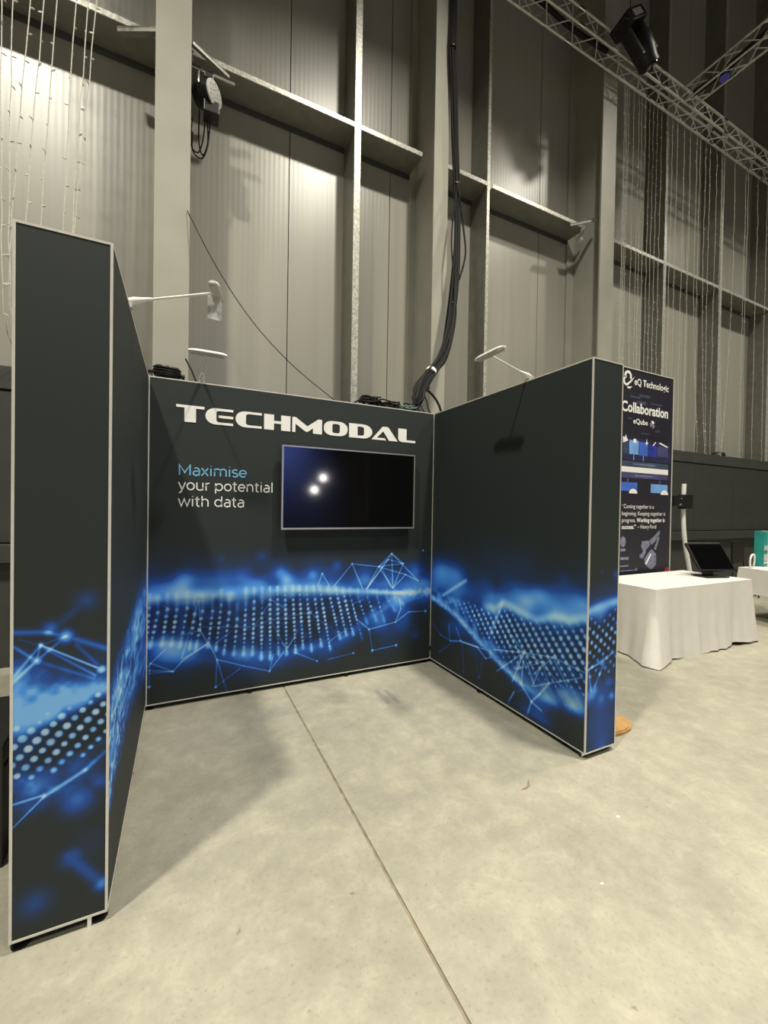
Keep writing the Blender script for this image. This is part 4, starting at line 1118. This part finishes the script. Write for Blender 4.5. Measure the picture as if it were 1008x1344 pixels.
# moving head light standing on the truss
t = thing('moving_light', 'black moving-head stage light mounted on the long truss', 'stage light', (6.66, 0.75, 8.9))
R1 = Matrix.Translation((6.66, 0.73, 8.92)) @ Matrix.Rotation(math.radians(-38), 4, 'Y') @ Matrix.Rotation(math.radians(-10), 4, 'X') @ Matrix.Scale(1.22, 4)
def mvpart(name, mk, m, sm=False):
    b = B(); mk(b); b.transform(R1); part(name, b, m, t, sm)
mvpart('base', lambda b: bx(b, -0.17, 0.17, -0.14, 0.14, 0.20, 0.36, bev=0.02), M_BLACK)
mvpart('base_handle', lambda b: tube(b, [(-0.18, -0.1, 0.26), (-0.22, -0.1, 0.30), (-0.22, 0.1, 0.30), (-0.18, 0.1, 0.26)], 0.012, 8), M_BLACK)
mvpart('display', lambda b: bx(b, -0.10, 0.08, -0.146, -0.139, 0.24, 0.32), M_CLEAR)
for s in (-1, 1):
    mvpart('yoke_arm', lambda b: bx(b, s * 0.165 - 0.03, s * 0.165 + 0.03, -0.07, 0.07, -0.16, 0.21, bev=0.02), M_BLACK)
mvpart('head', lambda b: lathe(b, [(0.09, 0.17), (0.13, 0.12), (0.135, -0.05), (0.12, -0.16), (0.125, -0.22)], (0, 0, -0.06), (0, -0.15, 1), 20), M_BLACK, True)
mvpart('lens', lambda b: lathe(b, [(0.105, -0.235), (0.105, -0.215)], (0, 0, -0.06), (0, -0.15, 1), 20), M_SCREEN, True)
for s in (-1, 1):
    b = B(); bx(b, 6.50 + s * 0.10 - 0.02, 6.50 + s * 0.10 + 0.02, 0.80, 0.93, 9.10, 9.19); part('truss_clamp', b, M_BLACK, t)
b = B(); tube(b, [(6.42, 0.74, 9.33), (6.42, 0.75, 10.2), (6.42, 0.76, 16.5)], 0.006, 6); part('safety_wire', b, M_RUBBER, t, True)

# ------------------------------------------------------------------ hanging light strings
def light_string(pts, label, group, seed, gap=0.24, k=1.0):
    t = thing('light_string', label, 'light string', pts[-1], group)
    rg = random.Random(seed)
    P = smooth_path(pts, 8)
    P = [p + Vector((rg.uniform(-1, 1) * 0.006, rg.uniform(-1, 1) * 0.006, 0)) for p in P]
    b = B(); tube(b, P, 0.0042 * k ** 0.5, 5); part('wire', b, M_STRING, t, True)
    b = B()
    acc = 0.0
    for i in range(len(P) - 1):
        L = (P[i + 1] - P[i]).length
        s = 0.0
        while acc + (L - s) >= gap:
            s += gap - acc; acc = 0.0
            q = P[i].lerp(P[i + 1], s / L)
            a = rg.uniform(0, 6.28)
            d = Vector((math.cos(a), math.sin(a), rg.uniform(-0.5, 0.8))).normalized()
            tube(b, [q, q + d * 0.020 * k, q + d * 0.034 * k], [0.004 * k, 0.007 * k, 0.003 * k], 5)
        acc += L - s
    part('bulbs', b, M_BULB, t, kind='stuff')
    return t

SR = [(7.02, 0), (7.06, 0.01), (6.99, 0.02), (7.10, 0), (7.24, 0.03), (7.386, 0), (7.46, 0), (7.56, 0.0), (7.68, 0), (7.79, 0), (7.90, 0), (8.03, 0.02), (8.20, 0), (8.36, 0), (8.52, 0), (8.74, 0.0), (8.94, 0), (9.16, 0.25), (9.27, 0.05), (9.46, 0.20), (9.62, 0.08), (9.86, 0.0), (10.05, 0.16), (10.13, 0.14), (10.55, -0.26), (10.98, 0.0), (11.08, 0.03), (11.5, 0.0), (11.9, 0.05)]
for i, (x, sh) in enumerate(SR):
    yb = 1.46 + 0.03 * (i % 4)
    f = lambda y, d=0.0: 0.237 + (x + d - 0.237) * (y + 3.546) / (1.2 + 3.546)
    light_string([(f(1.235), 1.235, 8.93), (f(1.30) + 0.01, 1.30, 8.0), (f(1.34), 1.34, 6.4), (f(1.38, sh * 0.35), 1.38, 4.6), (f(1.42, sh), 1.415, 2.95), (f(yb, sh) + 0.05 * math.sin(i), yb, 2.808)],
                 'pale string of tiny lights hanging from the long truss at the right', 'light strings at the right', 100 + i, 0.15, 0.75)
SL = [(-1.177, -1.174), (-1.102, -1.124), (-0.98, -1.104), (-0.89, -1.007), (-0.80, -0.907), (-0.673, -0.75), (-0.583, -0.684), (-0.52, -0.667)]
for i, (xt, xb_) in enumerate(SL):
    k = (xb_ - xt) / 1.9
    light_string([(xt - k * 2.6, 1.245, 8.93), (xt, 1.1, 6.0), (xb_, 1.1, 4.0), (xb_ + k * 0.3, 1.2, 3.1), (xb_ + k * 0.3 + 0.05, 1.55, 2.808)],
                 'pale string of tiny lights hanging behind the near left booth wall', 'light strings at the left', 200 + i, 0.24, 1.05)
b = B(); lathe(b, [(0.10, 0), (0.15, 0.03), (0.13, 0.09), (0.05, 0.12)], (11.05, 1.63, 2.801), (0, 0, 1), 18)
solid('transformer_box', b, M_BLACK, (11.05, 1.63, 2.8), 'small black lump on the ledge where two light strings meet', 'transformer', smooth=True)

# ------------------------------------------------------------------ neighbouring banner wall
BY = -0.08
nb = thing('banner_wall', 'tall dark navy printed banner wall standing behind the white table', 'banner', (5.75, -0.04, 0))
M_NAVY = mat('navy_print', (0.020, 0.018, 0.030), 0.5, noise=(3, 0.15))
M_NAVY2 = mat('navy_glow_print', (0.030, 0.032, 0.085), 0.5, noise=(3, 0.3))
M_BLU1 = mat('pale_blue_print', (0.20, 0.42, 0.86), 0.5, noise=(6, 0.25))
M_BLU2 = mat('mid_blue_print', (0.06, 0.16, 0.62), 0.5, noise=(6, 0.3))
M_BLU3 = mat('deep_blue_print', (0.03, 0.05, 0.38), 0.5, noise=(6, 0.3))
M_PUR = mat('purple_print', (0.07, 0.07, 0.19), 0.5, noise=(6, 0.25))
M_BAND = mat('slate_band_print', (0.05, 0.08, 0.14), 0.5, noise=(4, 0.25))
M_GREYP = mat('grey_print', (0.22, 0.23, 0.32), 0.5, noise=(25, 0.35))
M_FAINT = mat('faint_print', (0.06, 0.065, 0.12), 0.5, noise=(20, 0.3))
M_REDP = mat('red_print', (0.55, 0.03, 0.02), 0.5, noise=(10, 0.1))
b = B(); bx(b, 5.22, 6.345, BY + 0.002, 0.02, 0.0, 3.395); nbp = part('panel', b, M_NAVY, nb)
for a in ((5.215, 5.225, 0, 3.40), (6.338, 6.352, 0, 3.40), (5.225, 6.338, 3.388, 3.40)):
    b = B(); bx(b, a[0], a[1], BY - 0.004, 0.022, a[2], a[3]); part('frame_profile', b, M_PROFILE, nb)
def rect(x0, x1, z0, z1, m, lvl=1, name='print'):
    b = B(); bx(b, x0, x1, BY - 0.0006 * lvl, BY + 0.002, z0, z1); part(name, b, m, nbp)
def poly(pts, m, lvl=2, name='print'):
    b = B(); prism(b, pts, lambda u, v, w: Vector((u, BY - 0.0006 * lvl + w, v)), 0.0006); part(name, b, m, nbp)
def text(txt, xa, xb, z, h, m, bold=0.0, name='lettering', lvl=3):
    cu = bpy.data.curves.new('t', 'FONT'); cu.body = txt; cu.size = 1.0; cu.offset = bold; cu.resolution_u = 3
    ob = bpy.data.objects.new('t', cu)
    me = bpy.data.meshes.new_from_object(ob)
    bpy.data.objects.remove(ob)
    vs = [v.co.x for v in me.vertices]
    x0, x1 = min(vs), max(vs)
    sx = (xb - xa) / (x1 - x0); sz = h / 0.68
    me.transform(Matrix(((sx, 0, 0, xa - x0 * sx), (0, 0, -1, BY - 0.0006 * lvl), (0, sz, 0, z), (0, 0, 0, 1))))
    part(name, me, m, nbp)
# logo swirl
cx, cz = 5.375, 3.27
def ringseg(cx, cz, r0, r1, a0, a1, m, n=12):
    o = arc(cx, cz, r1, r1, a0, a1, n) + arc(cx, cz, r0, r0, a1, a0, n)
    poly(o, m)
ringseg(5.36, 3.285, 0.040, 0.075, -30, 200, M_WHITEP)
ringseg(5.33, 3.225, 0.035, 0.065, 90, 330, M_WHITEP)
poly([(5.37, 3.21), (5.50, 3.30), (5.42, 3.215), (5.38, 3.185)], M_WHITEP)
poly([(5.34, 3.15), (5.45, 3.165), (5.40, 3.13), (5.36, 3.13)], M_WHITEP)
text('eQ Technologic', 5.49, 6.225, 3.195, 0.085, M_WHITEP, 0.02)
text('Collaboration', 5.245, 6.225, 2.836, 0.125, M_WHITEP, 0.03)
text('eQube', 5.483, 5.785, 2.695, 0.065, M_WHITEP, 0.02)
for a in range(3):
    poly([(5.885 + 0.055 * math.cos(math.radians(q)), 2.715 + 0.055 * math.sin(math.radians(q))) for q in (a * 120 + 30, a * 120 + 75, a * 120 + 120)] + [(5.885, 2.715)], M_GREYP if a else M_WHITEP)
for x0, x1, z0, z1 in ((5.42, 5.62, 3.02, 3.05), (5.60, 5.82, 3.05, 3.09), (5.85, 6.1, 2.98, 3.0), (5.55, 5.75, 2.95, 3.0), (5.38, 5.46, 2.74, 2.76), (5.95, 6.05, 2.62, 2.65), (5.66, 5.82, 2.57, 2.59)):
    rect(x0, x1, z0, z1, M_FAINT)
rect(5.23, 6.30, 2.215, 2.50, M_NAVY2)
for x0, x1, z0, z1, m in ((5.30, 5.39, 2.30, 2.44, M_BAND), (5.415, 5.605, 2.295, 2.475, M_BLU1), (5.617, 5.80, 2.288, 2.465, M_BLU2), (5.81, 5.99, 2.285, 2.45, M_BLU3), (6.008, 6.245, 2.30, 2.435, M_PUR)):
    rect(x0, x1, z0, z1, m, 2)
for x in (5.51, 5.71): rect(x - 0.008, x + 0.008, 2.22, 2.30, M_BLU1, 2)
poly([(5.29, 2.43), (5.39, 2.465), (5.36, 2.50), (5.34, 2.54), (5.325, 2.50), (5.285, 2.51)], M_WHITEP, 3)
poly(arc(5.525, 2.47, 0.035, 0.03, 0, 330, 10), M_WHITEP, 3)
poly([(5.74, 2.46), (5.765, 2.47), (5.77, 2.52), (5.785, 2.47), (5.805, 2.46), (5.78, 2.445), (5.775, 2.42), (5.765, 2.445)], M_WHITEP, 3)
poly([(5.90, 2.44), (5.96, 2.49), (5.975, 2.485), (5.915, 2.43)], M_WHITEP, 3)
poly([(6.03, 2.475), (6.07, 2.49), (6.24, 2.445), (6.235, 2.43)], M_WHITEP, 3)
rect(5.23, 6.256, 2.135, 2.205, M_BAND)
rect(5.50, 5.98, 2.160, 2.178, M_GREYP, 2)
rect(5.23, 6.257, 2.060, 2.130, M_WHITEP, 2)
rect(5.23, 6.257, 1.985, 2.058, M_PUR)
rect(5.54, 5.92, 2.010, 2.028, M_GREYP, 2)
rect(5.23, 5.594, 1.815, 1.928, M_BLU2, 2)
rect(5.886, 6.255, 1.805, 1.922, M_BLU1, 2)
for x in (5.40, 6.08): rect(x - 0.008, x + 0.008, 1.92, 1.975, M_BLU2, 2)
for x in (5.515, 6.185):
    poly(arc(x, 1.785, 0.085, 0.062, 0, 180, 12), M_WHITEP, 3)
text('\u201cComing together is a', 5.30, 5.958, 1.592, 0.052, M_WHITEP, 0.0)
text('beginning. Keeping together is', 5.30, 6.215, 1.500, 0.052, M_WHITEP, 0.0)
text('progress.', 5.30, 5.575, 1.412, 0.052, M_WHITEP, 0.0)
text('Working together is', 5.60, 6.205, 1.412, 0.052, M_WHITEP, 0.025)
text('success.\u201d', 5.30, 5.585, 1.325, 0.052, M_WHITEP, 0.025)
text('\u2013 Henry Ford', 5.62, 6.018, 1.325, 0.052, M_WHITEP, 0.0)
# jet seen from above
def J(u, v):   # px in the close-up -> banner plane
    return (5.335 + (u - 130) * 0.001545, 1.165 - (v - 740) * 0.00097)
poly([J(*p) for p in ((625, 600), (630, 650), (560, 760), (520, 800), (495, 780), (480, 740), (540, 690))], M_GREYP)
poly([J(*p) for p in ((380, 750), (470, 740), (495, 800), (440, 870), (430, 920), (400, 985), (355, 975), (350, 940), (400, 890), (370, 820))], M_GREYP)
poly([J(*p) for p in ((520, 860), (580, 930), (585, 1070), (545, 1130), (500, 1140), (430, 1070), (415, 1000), (470, 910))], M_GREYP)
poly([J(*p) for p in ((600, 700), (630, 690), (605, 790), (575, 880), (550, 860))], M_GREYP)
poly([J(*p) for p in ((430, 1060), (500, 920), (515, 930), (450, 1070))], M_WHITEP, 3)
poly(arc(5.335, 1.16, 0.055, 0.07, 0, 350, 14), M_GREYP)
for x1, z, h in ((5.385, 1.035, 0.035), (5.455, 0.925, 0.035), (5.455, 0.835, 0.018), (5.60, 0.775, 0.012)):
    rect(5.29, x1, z, z + h, M_GREYP, 2)
poly(arc(5.615, 0.79, 0.022, 0.022, 0, 350, 10), M_GREYP)
rect(6.235, 6.325, 0.70, 0.775, M_REDP, 2)

# ------------------------------------------------------------------ white tables
def drape(b, corners, zt, drop, flare, fold, seed, nrm=160, rows=12):
    """cloth over a quadrilateral top (corners counter-clockwise)"""
    rg = random.Random(seed)
    C = [Vector((c[0], c[1], zt)) for c in corners]
    ctr = sum(C, Vector()) / 4
    per = []
    ls = [(C[(i + 1) % 4] - C[i]).length for i in range(4)]
    for i in range(4):
        k = max(6, int(nrm * ls[i] / sum(ls)))
        for j in range(k):
            per.append((C[i].lerp(C[(i + 1) % 4], j / k), i, j / k))
    ph = [rg.uniform(0, 6.28) for _ in range(6)]
    rings = []
    n = len(per)
    for r in range(rows + 1):
        t = r / rows
        ring = []
        for q, (p, i, s) in enumerate(per):
            e = (C[(i + 1) % 4] - C[i]).normalized()
            out = Vector((e.y, -e.x, 0))
            cd = min(s, 1 - s) * ls[i]
            cw = math.exp(-(cd / 0.16) ** 2)
            diag = (C[i if s < 0.5 else (i + 1) % 4] - ctr); diag.z = 0; diag.normalize()
            o = out * (1 - 0.6 * cw) + diag * 0.9 * cw
            w = q / n * 2 * math.pi
            f = math.sin(9 * w + ph[0]) * 0.5 + math.sin(17 * w + ph[1]) * 0.3 + math.sin(5 * w + ph[2]) * 0.4
            cr = i if s < 0.5 else (i + 1) % 4
            amt = 0.006 * min(1, t * 6) + flare * t ** 1.4 * (0.35 + (1.0 if cr != 1 else 0.1) * cw) + fold * (f + 0.35 * math.sin(31 * w + ph[3])) * t ** 1.0
            d = drop(i, s) if callable(drop) else drop
            z = zt - d * t - 0.004 * min(1, t * 8)
            ring.append(b.verts.new(Vector((p.x, p.y, z)) + o * max(amt, 0.002)))
        rings.append(ring)
    for r in range(rows):
        for q in range(n):
            b.faces.new((rings[r][q], rings[r + 1][q], rings[r + 1][(q + 1) % n], rings[r][(q + 1) % n]))
    b.faces.new(rings[0])
    return b

t = thing('banquet_table', 'table under a white floor-length cloth in front of the navy banner', 'table', (5.53, -0.55, 0))
cs = [(4.615, -0.935), (6.455, -0.965), (6.455, -0.19), (4.615, -0.19)]
def drop1(i, s):
    if i == 0:
        return 0.742 - 0.05 * math.exp(-((s - 0.80) / 0.10) ** 2) - 0.012 * math.sin(s * 14)
    if i == 3: return 0.735
    return 0.735
b = B(); drape(b, cs, 0.752, drop1, 0.13, 0.026, 4); part('tablecloth', b, M_CLOTH, t, True, soft=True)
b = B(); bx(b, 4.62, 6.45, -0.93, -0.195, 0.72, 0.747); part('tabletop', b, M_TABLE, t)
for x in (4.8, 6.27):
    for y in (-0.85, -0.27):
        b = B(); tube(b, [(x, y, 0.72), (x, y, 0.0)], 0.015, 8); part('leg', b, M_CHROME, t)

t = thing('banquet_table', 'white-clothed table at the right edge carrying the teal card', 'table', (8.4, -0.85, 0))
P0 = Vector((7.69, -0.29, 0)); d1 = Vector((-0.20, -0.98, 0)).normalized(); d2 = Vector((0.98, -0.20, 0)).normalized()
q0 = P0 + d1 * 0.76; q1 = q0 + d2 * 1.83; q2 = P0 + d2 * 1.83
cs2 = [(q0.x, q0.y), (q1.x, q1.y), (q2.x, q2.y), (P0.x, P0.y)]
b = B(); drape(b, cs2, 0.752, 0.36, 0.03, 0.010, 6); part('tablecloth', b, M_CLOTH, t, True)
b = B(); prism(b, cs2, lambda u, v, w: Vector((u, v, 0.715 + w)), 0.03); part('tabletop', b, M_TABLE, t)
ctr = Vector((sum(c[0] for c in cs2) / 4, sum(c[1] for c in cs2) / 4, 0))
for c in cs2:
    q = Vector((c[0], c[1], 0)).lerp(ctr, 0.12)
    b = B(); tube(b, [(q.x, q.y, 0.715), (q.x, q.y, 0.0)], 0.015, 8); part('leg', b, M_CHROME, t)

# touch monitor on the near table
t = thing('monitor', 'black tilted monitor on a flat foot standing on the white table', 'monitor', (6.18, -0.64, 0.753))
MR = Matrix.Translation((6.18, -0.64, 0.754)) @ Matrix.Rotation(math.radians(-16), 4, 'Z')
def mo(name, mk, m, extra=None, sm=False):
    b = B(); mk(b)
    if extra: b.transform(extra)
    b.transform(MR); return part(name, b, m, t, sm)
mo('foot', lambda b: bx(b, -0.16, 0.16, -0.13, 0.09, 0.0, 0.014, bev=0.004), M_BLACK)
mo('neck', lambda b: bx(b, -0.05, 0.05, -0.02, 0.05, 0.012, 0.16, bev=0.008), M_BLACK)
TL = Matrix.Translation((0.07, -0.07, 0.075)) @ Matrix.Rotation(math.radians(-33), 4, 'X')
mo('case', lambda b: bx(b, -0.26, 0.26, 0.0, 0.035, 0.0, 0.40, bev=0.008), M_BLACK, TL)
mo('screen', lambda b: bx(b, -0.242, 0.242, -0.003, 0.002, 0.028, 0.375), M_SCREEN, TL)

# curved white monitor stand behind the table
t = thing('screen_stand', 'curved white pole stand with black screen mount behind the white table', 'stand', (7.1, 0.10, 0))
pp = smooth_path([(6.975, 0.10, 1.975), (6.97, 0.10, 1.65), (6.99, 0.10, 1.35), (7.04, 0.10, 1.08), (7.13, 0.10, 0.80), (7.24, 0.10, 0.5), (7.40, 0.10, 0.14), (7.45, 0.10, 0.05)], 5)
b = B(); tube(b, pp, 0.030, 10); part('pole', b, M_WHITE, t, True)
b = B(); bx(b, 7.05, 7.75, -0.18, 0.38, 0.0, 0.05, bev=0.01); part('base', b, M_WHITE, t)
b = B(); bx(b, 6.62, 7.06, 0.035, 0.065, 1.63, 1.79, bev=0.006); part('mount_plate', b, M_BLACK, t)
b = B(); bx(b, 6.93, 7.09, 0.03, 0.16, 1.60, 1.815, bev=0.01); part('clamp', b, M_BLACK, t)
for z in (1.66, 1.75):
    b = B(); lathe(b, [(0.012, 0), (0.012, 0.015)], (6.80, 0.035, z), (0, -1, 0), 8); part('bolt', b, M_CHROME, t)

# things on and behind the far table
b = B(); bx(b, 8.08, 8.19, -0.43, -0.31, 0.756, 1.285)
t = solid('card_stand', b, M_TEAL, (8.14, -0.37, 0.755), 'teal and white upright card box on the far table at the right edge', 'box')
b = B(); bx(b, 8.191, 8.34, -0.432, -0.308, 0.756, 1.283); part('white_side', b, M_PAPER, t)
for z0, z1, m in ((1.00, 1.07, M_CLEAR), (0.84, 0.94, M_CLEAR), (0.80, 0.825, M_PAPER)):
    b = B(); bx(b, 8.085, 8.185, -0.433, -0.429, z0, z1); part('label_print', b, m, t)
for z0, z1 in ((1.12, 1.17), (0.95, 0.99), (0.83, 0.86)):
    b = B(); bx(b, 8.22, 8.32, -0.434, -0.432, z0, z1); part('label_print', b, M_GREYP, t)
b = B(); tube(b, smooth_path([(7.72, -0.42, 0.757), (7.71, -0.42, 0.86), (7.75, -0.42, 0.935), (7.82, -0.42, 0.94), (7.88, -0.40, 0.86), (7.90, -0.38, 0.76)], 6), 0.013, 8)
solid('cable', b, M_WHITE, (7.72, -0.42, 0.755), 'white cable looping up from the far table beside the teal card box', 'cable', smooth=True)

CX, CY = 9.95, 0.50
t = thing('chair', 'black chair behind the tilted monitor and the far table', 'chair', (CX, CY, 0))
b = B(); bx(b, CX - 0.23, CX + 0.23, CY - 0.22, CY + 0.22, 0.43, 0.48, bev=0.015); part('seat', b, M_BLACK, t)
b = B(); bx(b, CX - 0.21, CX + 0.21, CY + 0.20, CY + 0.24, 0.58, 1.0, bev=0.015); part('backrest', b, M_BLACK, t)
for x in (CX - 0.20, CX + 0.20):
    b = B(); tube(b, [(x, CY - 0.19, 0.44), (x, CY - 0.21, 0.0)], 0.012, 8); part('leg', b, M_BLACK, t)
    b = B(); tube(b, [(x, CY + 0.22, 0.9), (x, CY + 0.20, 0.44), (x, CY + 0.23, 0.0)], 0.012, 8); part('leg', b, M_BLACK, t)

# ------------------------------------------------------------------ small floor things
b = B()
ol = [(3.02 + 0.30 * math.cos(a) , -1.56 + 0.14 * math.sin(a)) for a in [2 * math.pi * k / 28 for k in range(28)]]
ol = [(max(2.80, x), y) for x, y in ol]
prism(b, [(2.80, -1.69), (3.02, -1.70), (3.11, -1.685), (3.18, -1.645), (3.21, -1.59), (3.19, -1.54), (3.13, -1.50), (3.02, -1.48), (2.80, -1.48)], lambda u, v, w: Vector((u, v, w)), 0.03)
bmesh.ops.bevel(b, geom=[e for e in b.edges if all(v.co.z > 0.02 for v in e.verts)], offset=0.008, segments=2, affect='EDGES')
solid('wooden_base', b, M_WOOD, (3.0, -1.58, 0), 'tan rounded wooden base on the floor behind the right booth wall', 'base')

t = thing('equipment_case', 'black case on the floor beyond the near left booth wall', 'case', (-0.85, -0.95, 0))
b = B(); bx(b, -1.25, -0.44, -1.27, -0.7, 0.0, 0.42, bev=0.01); part('body', b, M_BLACK, t)
b = B(); bx(b, -1.25, -0.44, -1.27, -0.7, 0.425, 0.52, bev=0.01); part('lid', b, M_BLACK, t)
for x in (-1.24, -0.45):
    b = B(); bx(b, x - 0.012, x + 0.012, -1.282, -1.262, 0.0, 0.52); part('corner_trim', b, M_BLACK, t)

for (x, y), s, lb in (((2.243, -2.189), 0.010, 'tiny white paper scrap on the floor in front of the right wall end'), ((1.824, -2.41), 0.008, 'tiny white paper scrap nearer the floor joint')):
    b = B(); prism(b, [(x - s, y - s * 0.4), (x + s * 0.8, y - s * 0.6), (x + s, y + s * 0.5), (x - s * 0.6, y + s * 0.7)], lambda u, v, w: Vector((u, v, w + 0.0003)), 0.0015)
    solid('paper_scrap', b, M_PAPER, (x, y, 0), lb, 'litter')
b = B(); prism(b, [(1.94, -1.83), (1.99, -1.822), (2.03, -1.79), (2.05, -1.775), (2.03, -1.80), (2.01, -1.83), (1.97, -1.84)], lambda u, v, w: Vector((u, v, w + 0.0003)), 0.0012)
solid('tape_scrap', b, M_LEAF, (1.995, -1.81, 0), 'small brown scrap on the floor left of the right wall end', 'litter')
